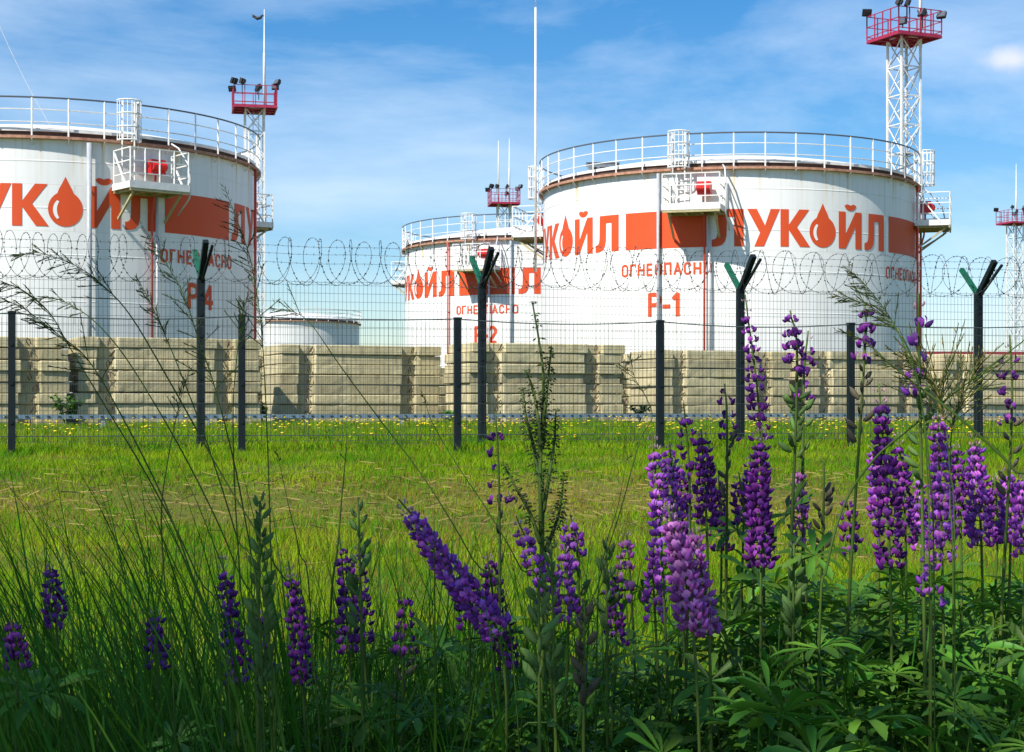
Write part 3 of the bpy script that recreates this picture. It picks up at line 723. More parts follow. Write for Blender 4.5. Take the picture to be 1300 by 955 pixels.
weed('small weed before the pale rear stack, left of the second forked post', 571, 37.0, .30, 7, 7)
weed('low weed by the stack gap left of the middle short post', 812, 38.6, .36, 9, 8)
weed('weed clump by the stack gap behind the third forked post', 1012, 40.6, .34, 9, 9)

# ------------------------------------------------------------------ fences
def fence_frame(x0, y0, vx, vy): return lambda i: Vector((x0+vx*i, y0+vy*i, 0))
def mesh_panel(a, b, z0, z1, sv, sh, w, parent, extra=()):
    m = MB(); d = b-a; L = d.length; n = int(L/sv)
    for k in range(1, n):
        p = a+d*(k/n); m.tube([(p.x, p.y, z0), (p.x, p.y, z1)], w, 3, cap=False)
    k = z0
    while k <= z1+.001:
        m.tube([(a.x, a.y, k), (b.x, b.y, k)], w*1.05, 3, cap=False); k += sh
    for zz in extra: m.tube([(a.x, a.y-.008, zz), (b.x, b.y-.008, zz)], .0055, 4, cap=False)
    m.build('mesh_panel', M['wire'], parent)
tf_ = fence_frame(-3.652, 19.6, 3.285, .871)
fd = Vector((3.285, .871, 0)).normalized(); fn = Vector((-fd.y, fd.x, 0))   # fn points away from the camera
fr = empty('security_fence', tuple(tf_(0)+Vector((0,0,.48))), label='tall dark mesh fence with forked posts and a razor wire coil on top', cat='fence')
ZP = 2.47
def rotm(): return Matrix((fd, fn, Vector((0,0,1)))).transposed()
for i in range(-1, 5):
    p = tf_(i); g0 = float(gz(p.x, p.y))-.1
    m = MB(); m.box((p.x, p.y, (g0+ZP)/2), (.088, .088, ZP-g0), rotm())
    for zz in np.arange(.8, 2.4, .25): m.box(Vector((p.x, p.y, zz))-fn*.047, (.03, .012, .04), rotm())
    po = m.build('post', M['post'], fr)
    top = Vector((p.x, p.y, ZP-.02))
    j = rnd.uniform(-.02, .02)
    m = MB(); m.bar(top, top+fn*.36+fd*(-.045)+Vector((0,0,.37+j)), .055, .055)
    m.build('arm', M['arm_lit'], po)
    m = MB(); m.bar(top, top-fn*.36+fd*.03+Vector((0,0,.42+j)), .065, .065); m.build('arm', M['post'], po)
    m = MB(); m.bar(top-Vector((0,0,.05)), top-fn*.42+fd*.10+Vector((0,0,.37)), .028, .028); m.build('arm', M['post'], po)
    if i < 4: mesh_panel(p, tf_(i+1), .52, 2.46, .05, .10, .0021, fr)
# barbed wires
m = MB(); tot = (tf_(4)-tf_(-1)).length; A = tf_(-1)
def wire_line(m, off, z, sag=.02, step=.09, r=.0022):
    pts = []
    n = int(tot/.25)
    for k in range(n+1):
        u = k/n*tot; ph = (u % 3.4)/3.4
        pts.append(A+fd*u+fn*off+Vector((0,0,z-sag*4*ph*(1-ph)+.006*math.sin(u*5))))
    m.tube(pts, r, 3, cap=False)
    k = 0
    u = 0
    while u < tot:
        ph = (u % 3.4)/3.4; c = A+fd*u+fn*off+Vector((0,0,z-sag*4*ph*(1-ph)))
        a = rnd.uniform(0, PI)
        dv = Vector((fd.x*math.cos(a)*.5, fd.y*math.cos(a)*.5, math.sin(a)))*.016
        m.tube([c-dv, c+dv], .003, 3, cap=False); u += step
for off, z in ((-.34, 2.86), (-.17, 2.68), (-.01, 2.475), (.30, 2.83)): wire_line(m, off, z)
m.build('barbed_wire', M['razor'], fr)
# razor coil: two interleaved loose spirals
m = MB()
for ph0, rr0, hand in ((0, .275, 1), (PI*.35, .265, -1)):
    pts = []; n = int(tot/.36*26); c0 = 0
    for k in range(n+1):
        u = k/26*.36; a = hand*(2*PI*k/26)+ph0
        w = noise.noise(Vector((u*.6, ph0, 0)))
        rad = rr0+.02*w+.012*math.sin(u*3.1)
        lean = hand*.13*math.cos(a)            # the hoops lean over along the fence
        pts.append(A+fd*(u+lean+.10*w+.05*math.sin(u*1.7+ph0))+fn*(rad*math.cos(a))+Vector((0,0,2.695+.015*w+rad*math.sin(a))))
    m.tube(pts, .0032, 3, cap=False)
    for k in range(0, len(pts)-1):
        a, b2 = pts[k], pts[k+1]; t = (b2-a).normalized(); sdir = Vector((rnd.uniform(-1,1), rnd.uniform(-1,1), rnd.uniform(-1,1))).cross(t)
        if sdir.length < .1: continue
        sdir.normalize(); c = a.lerp(b2, rnd.random())
        m.add([c-t*.014, c+sdir*.014, c+t*.014, c-sdir*.014], [(0,1,2,3)])
m.build('razor_coil', M['razor'], fr)
# low fence in front
lf = fence_frame(-5.092, 17.0, 2.250, .566)
f2 = empty('low_fence', tuple(lf(0)+Vector((0,0,.45))), label='lower dark mesh fence with short square posts, in front of the tall fence', cat='fence')
fd2 = Vector((2.25, .566, 0)).normalized(); RM2 = Matrix((fd2, Vector((-fd2.y, fd2.x, 0)), Vector((0,0,1)))).transposed()
for i in range(-2, 7):
    p = lf(i); g0 = float(gz(p.x, p.y))-.1; zt = 1.915
    m = MB(); m.box((p.x, p.y, (g0+zt)/2), (.072, .072, zt-g0), RM2)
    m.box((p.x, p.y, zt+.008), (.08, .08, .02), RM2)
    for zz in (.8, 1.2, 1.6): m.box(Vector((p.x, p.y, zz))-RM2 @ Vector((0,.038,0)), (.03, .012, .03), RM2)
    m.build('post', M['post'], f2)
    if i < 6: mesh_panel(p, lf(i+1), .60, 1.88, .05, .20, .0019, f2, extra=(.66,))
m = MB(); pts = []
for k in range(-16, 49):
    i = k/8; p = lf(i); ph = i % 1; pts.append(p+Vector((0,-.03,1.915-.05*4*ph*(1-ph)*(.4+.6*abs(math.sin(int(i)+2))))))
m.tube(pts, .0065, 5); m.build('top_wire', M['wire'], f2)

# ------------------------------------------------------------------ foreground plants
# floret template: swollen keel along +X with a raised banner behind it
def floret():
    v = []; f = []; seg = 6
    prof = [(0,.12),(.18,.30),(.45,.40),(.74,.33),(.92,.18),(1.04,.03)]
    for i, (x, r) in enumerate(prof):
        for k in range(seg):
            a = 2*PI*k/seg; c, s_ = math.cos(a), math.sin(a)
            v.append((x, r*.62*c*(1.15 if s_ > 0 else .8), r*s_*.95+.42*x*x-.08))
    for i in range(len(prof)-1):
        for k in range(seg): f.append((i*seg+k, i*seg+(k+1) % seg, (i+1)*seg+(k+1) % seg, (i+1)*seg+k))
    f.append(tuple(range(seg-1, -1, -1)))
    return np.array(v), f
def banner():
    v = [(.12,-.05,.16),(.12,.05,.16),(.30,-.38,.40),(.30,.38,.40),(.34,0,.46),(.30,-.46,.70),(.30,.46,.70),(.40,0,.74),(.16,-.28,.98),(.16,.28,.98),(.22,0,1.04)]
    f = [(0,1,4),(0,4,2),(1,3,4),(2,4,7,5),(4,3,6,7),(5,7,10,8),(7,6,9,10)]
    return np.array(v), f
BV, BF = banner()
FV, FF = floret()
def podt():
    v = []; f = []; seg = 6; prof = [(0,.03),(.12,.10),(.45,.145),(.8,.12),(.95,.05),(1.06,.012)]
    for x, r in prof:
        for k in range(seg): a = 2*PI*k/seg; v.append((x, r*.6*math.cos(a), r*math.sin(a)+.10*x*x))
    for i in range(len(prof)-1):
        for k in range(seg): f.append((i*seg+k, i*seg+(k+1) % seg, (i+1)*seg+(k+1) % seg, (i+1)*seg+k))
    return np.array(v), f
PV, PF = podt()
def frame_to(x, up):
    x = x.normalized(); z = (up-x*up.dot(x)); z.normalize(); y = z.cross(x)
    return np.array(((x.x,y.x,z.x),(x.y,y.y,z.y),(x.z,y.z,z.z)))
def leaf_template(nl, rs):
    v = []; f = []
    for k in range(nl):
        a = 2*PI*(k+.5)/nl+rs.uniform(-.12,.12); L = rs.uniform(.75,1.05); w = .105*L
        ca, sa = math.cos(a), math.sin(a); b = len(v); droop = rs.uniform(-.12,.30)
        for t, ww in ((0.02,.12),(.35,.65),(.68,1.0),(.88,.72),(1.0,.05)):
            z = .22*t-droop*t*t-(.12*t*t*t)
            for s_, zz in ((-1,.045*ww),(0,0),(1,.045*ww)):
                v.append((ca*L*t-sa*w*ww*s_, sa*L*t+ca*w*ww*s_, z+zz))
        for i in range(4):
            for j in range(2): q = b+i*3+j; f.append((q, q+1, q+4, q+3))
    return np.array(v), f
_r = random.Random(3)
LT = [leaf_template(n, _r) for n in (9, 10, 11, 8)]
def rot3(az, tilt, spin, s):
    a = Matrix.Rotation(az, 3, 'Z') @ Matrix.Rotation(tilt, 3, 'Y') @ Matrix.Rotation(spin, 3, 'Z')
    return np.array(a)*s
def foliage(parent, base_pts, r, mt, size=(.055,.085), n=9, spread=.13):
    """palmate leaves on petioles leaving the stem; one mesh"""
    V = []; Fc = []; st = MB()
    off = OFF[parent.name]
    for k in range(n):
        p = base_pts[int(r.uniform(0, len(base_pts)-1))]
        az = r.uniform(0, 2*PI); L = r.uniform(.4, 1)*spread
        e = p+Vector((math.cos(az)*L, math.sin(az)*L, L*r.uniform(.3, 1.0)))
        st.tube([p, p.lerp(e, .5)+Vector((0,0,.01)), e], .0016, 4, cap=False)
        tv, tf = LT[r.randrange(4)]; s = r.uniform(*size)
        Rm = rot3(az, r.uniform(.1, .9), r.uniform(0, 6.28), s)
        w = tv @ Rm.T+np.array(e); b = len(st.v)
        st.v += [tuple(q) for q in w]; st.f += [tuple(i+b for i in q) for q in tf]
    st.build('foliage', mt, parent, smooth=True)
LUP = 0
def lupin(label, top, mid, base_px, Y, kind='lupin_dark', dens=1.0, wid=1.0, pods=0, leaves=5, step=.0135, tip='bud', lean_y=0.0, bigflo=1.0, podmat='pod', leafup=.4):
    """top, mid: pixels of the spike's tip and foot; base_px: where the stem would meet the ground"""
    global LUP; LUP += 1
    r = random.Random(500+LUP)
    step *= .86; wid *= 1.14
    T = P(top[0], top[1], Y+lean_y); S = P(mid[0], mid[1], Y)
    bx = (base_px-HX)/F*Y; B = Vector((bx, Y+.02, float(gz(bx, Y))-.02))
    root = empty('lupin', tuple(B), label=label, cat='lupin', group='lupins in the foreground')
    st = bez([B, B.lerp(S, .55)+Vector((r.uniform(-.012,.012), 0, 0)), S, T], 18)
    m = MB(); m.tube(st, [.0034-.0022*k/18 for k in range(19)], 6); m.build('stem', M['stem'], root, smooth=True)
    # axis of the spike
    ax = bez([S, S.lerp(T, .5)+Vector((r.uniform(-.004,.004),0,0)), T], 40)
    Ltot = (T-S).length
    def at(u):
        u = max(0, min(.9999, u))*40; i = int(u); return ax[i].lerp(ax[i+1], u-i), (ax[i+1]-ax[i]).normalized()
    RR = []; OO = []; BR = []; BO = []; PD = MB()
    nw = max(3, int(Ltot/step))
    for k in range(nw):
        u = (k+.2)/nw; p, t = at(u)
        per = 9 if dens >= .9 else 8
        for j in range(per):
            if r.random() > dens*(1.0 if u > .1 else .8): continue
            a = 2*PI*(j+.5*(k % 2))/per+r.uniform(-.25,.25)
            o = t.orthogonal().normalized(); o2 = t.cross(o)
            side = o*math.cos(a)+o2*math.sin(a)
            isb = u > .86
            L = (.0092*(1-.45*max(0, (u-.55)/.45)))*wid*bigflo*r.uniform(.7, 1.12)
            dist = (.0098*(1-.62*u))*wid*r.uniform(.8,1.2)
            dirv = (side+t*(r.uniform(-.1,.55) if not isb else 1.3)).normalized()
            if not isb: PD.tube([p-t*.002, p+side*dist], .0006, 3, cap=False)
            q = p+side*dist+t*r.uniform(-.002,.002)
            if isb: BR.append(frame_to(dirv, t)*L*.75); BO.append(q)
            else: RR.append(frame_to(dirv, t)*L); OO.append(q)
    if PD.v: PD.build('flower_stalks', M['stem'], root)
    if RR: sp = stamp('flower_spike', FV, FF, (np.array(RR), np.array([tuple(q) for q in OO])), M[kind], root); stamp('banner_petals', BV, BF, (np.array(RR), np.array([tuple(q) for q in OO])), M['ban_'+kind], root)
    if BR: stamp('flower_buds', PV*np.array((1,1.8,1.5)), PF, (np.array(BR), np.array([tuple(q) for q in BO])), M[tip], root, smooth=True)
    if pods:
        RR = []; OO = []
        for k in range(pods):
            u = k/pods; p = st[8].lerp(S, u) if False else S+(st[10]-S)*(u*1.0)
            t = (S-B).normalized(); a = r.uniform(0, 2*PI); o = t.orthogonal().normalized(); side = o*math.cos(a)+t.cross(o)*math.sin(a)
            RR.append(frame_to((side+t*r.uniform(.3,1.1)).normalized(), t)*r.uniform(.014,.024)); OO.append(tuple(p+side*.004))
        stamp('seed_pods', PV*np.array((1,1.5,1.5)), PF, (np.array(RR), np.array(OO)), M[podmat], root, smooth=True)
    if leaves: foliage(root, st[2:int(4+18*leafup)], r, M['leaf'], n=leaves)
    return root
L_ = lupin
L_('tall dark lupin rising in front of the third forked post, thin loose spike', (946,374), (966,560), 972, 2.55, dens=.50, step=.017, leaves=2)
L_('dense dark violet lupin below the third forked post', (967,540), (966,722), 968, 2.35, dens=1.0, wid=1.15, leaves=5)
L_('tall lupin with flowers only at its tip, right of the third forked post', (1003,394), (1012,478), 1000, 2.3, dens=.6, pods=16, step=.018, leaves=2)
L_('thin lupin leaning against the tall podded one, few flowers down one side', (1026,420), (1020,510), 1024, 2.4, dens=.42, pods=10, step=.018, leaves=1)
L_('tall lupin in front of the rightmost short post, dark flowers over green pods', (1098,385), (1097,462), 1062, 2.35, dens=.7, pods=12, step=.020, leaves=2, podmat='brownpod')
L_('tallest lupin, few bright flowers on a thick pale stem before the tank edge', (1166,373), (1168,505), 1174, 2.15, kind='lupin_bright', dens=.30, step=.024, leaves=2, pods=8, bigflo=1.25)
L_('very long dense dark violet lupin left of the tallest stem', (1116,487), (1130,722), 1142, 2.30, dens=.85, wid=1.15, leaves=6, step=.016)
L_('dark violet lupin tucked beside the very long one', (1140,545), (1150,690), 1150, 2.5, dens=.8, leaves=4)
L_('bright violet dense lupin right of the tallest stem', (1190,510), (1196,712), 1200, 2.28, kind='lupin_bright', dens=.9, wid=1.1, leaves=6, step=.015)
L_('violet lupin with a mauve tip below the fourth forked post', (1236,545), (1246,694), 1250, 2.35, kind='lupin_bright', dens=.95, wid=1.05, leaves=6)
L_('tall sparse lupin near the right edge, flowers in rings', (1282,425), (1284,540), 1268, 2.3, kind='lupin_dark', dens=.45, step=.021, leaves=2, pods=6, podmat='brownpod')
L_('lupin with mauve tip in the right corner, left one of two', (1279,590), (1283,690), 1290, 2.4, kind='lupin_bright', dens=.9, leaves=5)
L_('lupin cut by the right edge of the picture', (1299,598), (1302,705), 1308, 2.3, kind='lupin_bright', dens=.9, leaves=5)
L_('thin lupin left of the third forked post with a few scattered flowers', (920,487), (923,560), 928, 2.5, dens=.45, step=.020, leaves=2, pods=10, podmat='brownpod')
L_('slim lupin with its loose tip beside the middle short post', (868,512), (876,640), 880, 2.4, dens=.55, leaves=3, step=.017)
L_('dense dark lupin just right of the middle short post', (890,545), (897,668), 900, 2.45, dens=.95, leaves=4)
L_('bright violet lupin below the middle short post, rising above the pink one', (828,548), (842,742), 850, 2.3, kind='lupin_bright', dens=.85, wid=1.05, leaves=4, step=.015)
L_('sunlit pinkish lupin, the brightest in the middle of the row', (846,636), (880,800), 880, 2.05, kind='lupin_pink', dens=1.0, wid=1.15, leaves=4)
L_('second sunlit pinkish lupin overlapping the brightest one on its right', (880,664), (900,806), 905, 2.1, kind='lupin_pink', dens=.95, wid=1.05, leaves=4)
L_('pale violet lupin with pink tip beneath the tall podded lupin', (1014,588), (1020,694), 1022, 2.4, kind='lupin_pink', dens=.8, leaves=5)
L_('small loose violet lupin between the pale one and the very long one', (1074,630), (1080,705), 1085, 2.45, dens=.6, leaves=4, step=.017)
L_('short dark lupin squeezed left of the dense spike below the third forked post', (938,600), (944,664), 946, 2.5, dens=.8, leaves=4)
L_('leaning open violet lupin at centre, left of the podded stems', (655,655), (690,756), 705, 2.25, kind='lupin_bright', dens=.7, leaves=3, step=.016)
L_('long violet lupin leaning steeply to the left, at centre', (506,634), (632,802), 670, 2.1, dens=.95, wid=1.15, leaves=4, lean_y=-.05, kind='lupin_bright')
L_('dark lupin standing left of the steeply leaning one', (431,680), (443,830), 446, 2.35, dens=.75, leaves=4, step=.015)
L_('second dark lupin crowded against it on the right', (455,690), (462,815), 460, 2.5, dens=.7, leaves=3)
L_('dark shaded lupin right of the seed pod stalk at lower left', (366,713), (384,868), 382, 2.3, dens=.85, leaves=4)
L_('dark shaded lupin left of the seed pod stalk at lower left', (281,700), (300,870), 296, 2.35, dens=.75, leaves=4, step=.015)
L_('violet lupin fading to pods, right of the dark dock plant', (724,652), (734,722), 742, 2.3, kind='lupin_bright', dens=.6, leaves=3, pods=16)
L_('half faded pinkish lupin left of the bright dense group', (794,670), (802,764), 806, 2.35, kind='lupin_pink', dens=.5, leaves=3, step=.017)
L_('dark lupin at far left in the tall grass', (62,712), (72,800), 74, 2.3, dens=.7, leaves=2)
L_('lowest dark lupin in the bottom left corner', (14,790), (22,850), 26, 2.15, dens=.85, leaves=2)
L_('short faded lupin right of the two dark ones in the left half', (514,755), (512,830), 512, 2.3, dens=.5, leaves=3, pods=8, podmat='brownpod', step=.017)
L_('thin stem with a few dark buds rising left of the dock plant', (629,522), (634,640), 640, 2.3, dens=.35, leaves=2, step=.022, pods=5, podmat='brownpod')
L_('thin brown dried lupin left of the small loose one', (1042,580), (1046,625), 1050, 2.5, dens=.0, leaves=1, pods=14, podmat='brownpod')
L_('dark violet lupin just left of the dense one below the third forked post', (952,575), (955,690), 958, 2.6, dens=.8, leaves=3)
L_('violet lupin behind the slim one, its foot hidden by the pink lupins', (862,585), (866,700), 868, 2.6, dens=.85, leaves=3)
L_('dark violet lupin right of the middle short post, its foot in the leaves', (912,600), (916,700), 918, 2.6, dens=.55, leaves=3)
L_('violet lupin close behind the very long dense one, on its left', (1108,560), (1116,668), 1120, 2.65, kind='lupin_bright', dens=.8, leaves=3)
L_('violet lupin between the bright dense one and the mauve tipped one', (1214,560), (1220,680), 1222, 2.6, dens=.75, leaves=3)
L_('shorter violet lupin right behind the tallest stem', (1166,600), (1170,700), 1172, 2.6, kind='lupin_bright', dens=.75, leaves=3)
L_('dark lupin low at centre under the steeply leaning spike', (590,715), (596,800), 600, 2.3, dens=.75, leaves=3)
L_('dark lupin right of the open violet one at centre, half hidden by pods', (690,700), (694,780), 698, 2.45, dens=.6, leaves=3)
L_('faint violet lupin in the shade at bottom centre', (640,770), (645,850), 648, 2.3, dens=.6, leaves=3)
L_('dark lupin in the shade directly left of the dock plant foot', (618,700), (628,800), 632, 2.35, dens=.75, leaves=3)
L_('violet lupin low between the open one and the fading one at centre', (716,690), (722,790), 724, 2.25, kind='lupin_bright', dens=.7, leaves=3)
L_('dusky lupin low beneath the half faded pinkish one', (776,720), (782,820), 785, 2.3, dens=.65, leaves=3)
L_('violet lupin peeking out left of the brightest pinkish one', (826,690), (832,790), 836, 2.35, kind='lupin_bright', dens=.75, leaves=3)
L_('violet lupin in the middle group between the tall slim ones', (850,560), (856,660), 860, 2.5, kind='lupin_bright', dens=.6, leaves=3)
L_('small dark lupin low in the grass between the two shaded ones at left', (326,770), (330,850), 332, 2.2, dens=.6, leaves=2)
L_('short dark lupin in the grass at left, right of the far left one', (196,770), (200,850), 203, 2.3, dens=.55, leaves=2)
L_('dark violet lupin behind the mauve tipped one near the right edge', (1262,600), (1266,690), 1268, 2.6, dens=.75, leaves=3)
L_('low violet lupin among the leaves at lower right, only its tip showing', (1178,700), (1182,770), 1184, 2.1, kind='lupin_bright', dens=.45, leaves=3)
# seed stalks: lupins gone over, pods only
def podstalk(label, top, base_px, Y, length, n, podmat='pod', size=(.018,.030), leaves=3):
    global LUP; LUP += 1; r = random.Random(900+LUP)
    T = P(top[0], top[1], Y); bx = (base_px-HX)/F*Y; B = Vector((bx, Y, float(gz(bx, Y))-.02))
    root = empty('lupin_seed_stalk', tuple(B), label=label, cat='seed stalk', group='lupin stalks carrying seed pods')
    st = bez([B, B.lerp(T, .6)+Vector((r.uniform(-.01,.01),0,0)), T], 24)
    m = MB(); m.tube(st, [.0045-.0030*k/24 for k in range(25)], 6); m.build('stem', M['stem'], root, smooth=True)
    t = (T-B).normalized(); RR = []; OO = []
    for k in range(n):
        u = k/n; p = T-t*(length*u); a = r.uniform(0, 2*PI); o = t.orthogonal().normalized(); side = o*math.cos(a)+t.cross(o)*math.sin(a)
        RR.append(frame_to((side+t*r.uniform(.5,1.4)).normalized(), t)*r.uniform(*size)*(1-.5*(1-u)**3)); OO.append(tuple(p+side*.003))
    stamp('seed_pods', PV*np.array((1,1.3,1.5)), PF, (np.array(RR), np.array(OO)), M[podmat], root, smooth=True)
    if leaves: foliage(root, st[3:16], r, M['leaf'], n=leaves)
podstalk('tall dark stalk packed with upright pods, left of centre', (330,636), 342, 2.1, .26, 70)
podstalk('stalk of pale green pods at lower centre', (700,690), 708, 2.15, .20, 30)
podstalk('pod stalk with loose pods beside the two dark lupins in the left half', (455,640), 462, 2.3, .18, 20)
podstalk('short stalk of pale pods left of the pale green podded one', (684,735), 690, 2.0, .13, 20)
podstalk('pale downy pods low beneath the tall podded lupin', (1008,690), 1012, 2.2, .13, 24)
podstalk('pod stalk in the shade right of the steeply leaning lupin', (770,690), 775, 2.2, .12, 16)
podstalk('brown pod stalk low at the bottom, left of the bright dense group', (742,770), 745, 2.1, .13, 22, podmat='brownpod')

# grass stalks with drooping seed heads
def spikelet():
    v = [(0,0,0),(.35,.11,0),(.35,0,.08),(.35,-.11,0),(.35,0,-.08),(1,0,0)]
    return np.array(v), [(0,1,2),(0,2,3),(0,3,4),(0,4,1),(5,2,1),(5,3,2),(5,4,3),(5,1,4)]
SV, SF = spikelet(); SV = SV*np.array((1,.75,.75)); GS = 0
def stalk(label, pix, Y, head=.4, n=70, br=.05, mt='spikelet', sl=.0085, dy=.15, name='grass_stalk', one_sided=True, rad=.00095):
    global GS; GS += 1; r = random.Random(1300+GS)
    pts = [P(px, py, Y-dy*k/max(1, len(pix)-1)) for k, (px, py) in enumerate(pix)]      # tip first
    lo = pts[-1]; prev = pts[-2]
    d = (lo-prev); 
    g = float(gz(lo.x, lo.y))
    if lo.z > g+.03 and d.z < 0:
        s = (g-.02-lo.z)/d.z; e = lo+Vector((d.x*min(s, 1.2)*.5, 0, 0)); e.z = g-.02; pts.append(e)
    B = pts[-1]
    root = empty(name, tuple(B), label=label, cat='grass stalk', group='tall flowering grass stalks')
    c = bez(pts, 40); m = MB(); m.tube(c, [rad*(.35+.65*min(1, k/24)) for k in range(41)], 5)
    RR = []; OO = []; hn = int(40*head)
    for k in range(n):
        u = (k/n)**.9*hn; i = min(int(u), 38); p = c[i].lerp(c[i+1], u-i); t = (c[i]-c[i+1]).normalized()
        a = r.uniform(0, 2*PI); o = t.orthogonal().normalized(); side = o*math.cos(a)+t.cross(o)*math.sin(a)
        if one_sided: side = (side+Vector((-.5,0,-.55))).normalized()
        uu = u/max(1, hn)
        if k % 3 == 0 and uu > .1:
            L = br*r.uniform(.3, 1)*(.35+uu); e = p+(side*.8+t*.9).normalized()*L
            m.tube([p, e], .0006, 3, cap=False)
            for q in range(5):
                w = .3+.7*q/5; d2 = (t+side*.5+Vector((r.uniform(-.4,.4),r.uniform(-.4,.4),r.uniform(-.4,.1)))).normalized()
                RR.append(frame_to(d2, Vector((.1,.2,1)))*sl*r.uniform(.7,1.2)); OO.append(tuple(p.lerp(e, w)))
        else:
            d2 = (t+side*.45).normalized(); RR.append(frame_to(d2, Vector((.1,.2,1)))*sl*r.uniform(.7,1.2)); OO.append(tuple(p+side*.001))
    m.build('stem', M['stalk'], root, smooth=True)
    stamp('seed_head', SV, SF, (np.array(RR), np.array(OO)), M[mt], root)
stalk('grass stalk arching left, its tip level with the razor coil at far left', [(18,326),(48,321),(95,337),(130,362),(165,400),(210,475),(280,600),(350,720),(400,850)], 2.0, .42, 70, .045)
stalk('grass stalk arching to the left edge beneath the razor coil', [(-4,358),(28,368),(62,396),(88,440),(130,510),(190,610),(250,730),(290,860)], 2.05, .35, 60, .05)
stalk('lowest of the arching grass stalks at the left edge', [(-8,376),(30,392),(70,422),(110,455),(150,520),(210,640),(260,780),(280,870)], 1.95, .45, 90, .05)
stalk('short arching grass head below the first arch at far left', [(35,383),(62,378),(95,390),(130,418),(170,470),(240,590),(300,720),(340,860)], 2.2, .32, 50, .035)
stalk('grass head pointing up left beside the red warning letters', [(175,355),(190,382),(207,420),(228,470),(262,560),(300,680),(330,800)], 2.1, .35, 60, .03)
stalk('tall feathery grass stalk crossing the warning letters', [(180,286),(205,325),(232,372),(252,430),(275,500),(300,600),(322,720),(345,850)], 2.15, .5, 95, .05)
stalk('tall feathery grass stalk leaning across the tank edge', [(285,238),(303,285),(318,330),(330,400),(336,480),(341,600),(345,740),(350,860)], 2.25, .45, 95, .055)
stalk('grass stalk with a loose head over the far small tank', [(345,392),(372,396),(395,412),(430,462),(480,530),(540,610),(600,710),(650,820)], 2.2, .2, 24, .05, dy=.1)
stalk('bare thin stalk crossing in front of the second stack gap', [(538,500),(548,535),(580,590),(620,650),(660,720),(690,800)], 2.3, .08, 8, .01)
stalk('upright grass tuft head before the second short post', [(316,372),(308,402),(301,450),(296,520),(298,620),(305,740),(312,860)], 2.2, .28, 50, .035, one_sided=False)
stalk('thick dark grass head standing at the left, between the first posts', [(240,470),(226,520),(214,580),(205,650),(210,750),(220,860)], 2.1, .2, 30, .02)
stalk('arching grass head in front of the Р-1 tank, upper one of two', [(1072,340),(1092,355),(1115,382),(1135,412),(1152,450),(1168,500),(1180,600),(1186,760)], 2.1, .42, 80, .045)
stalk('arching grass head in front of the Р-1 tank, lower one of two', [(1056,376),(1085,381),(1112,394),(1138,420),(1156,452),(1170,510),(1178,620),(1180,780)], 2.2, .38, 80, .04)
stalk('long dark stalk slanting down right past the fourth forked post', [(1062,420),(1095,432),(1130,462),(1165,490),(1205,520),(1245,555),(1290,600),(1340,680)], 2.15, .40, 60, .02, rad=.0018)
stalk('straight dark stalk slanting up right behind the bright lupins', [(1330,402),(1300,432),(1250,470),(1200,508),(1150,548),(1108,585),(1072,640),(1050,720),(1040,820)], 2.25, .03, 4, .01, rad=.0017)
stalk('beige fluffy dry grass plume beside the tallest lupin', [(1150,455),(1172,470),(1190,498),(1200,535),(1206,600),(1212,720)], 2.2, .5, 170, .10, mt='straw', sl=.012, one_sided=False)
stalk('second beige dry plume spreading right of the first', [(1250,452),(1235,480),(1218,510),(1208,550),(1206,640),(1210,760)], 2.3, .5, 150, .10, mt='straw', sl=.011, one_sided=False)
stalk('slender grass head left of the middle short post', [(800,452),(806,480),(818,500),(828,530),(812,560),(790,640),(760,740),(745,840)], 2.35, .25, 26, .04)
stalk('straight dark stalk between the dock plant and the lupin group', [(797,575),(785,640),(768,700),(758,800)], 2.3, .06, 6, .01)
stalk('thin dark stalk with a bent tip in the lawn left of centre', [(440,568),(435,620),(429,690),(418,830)], 2.4, .1, 8, .01, rad=.0016)
stalk('thin stalk leaning right in the lawn below the far small tank', [(352,575),(366,640),(380,700),(395,800)], 2.35, .06, 8, .01)

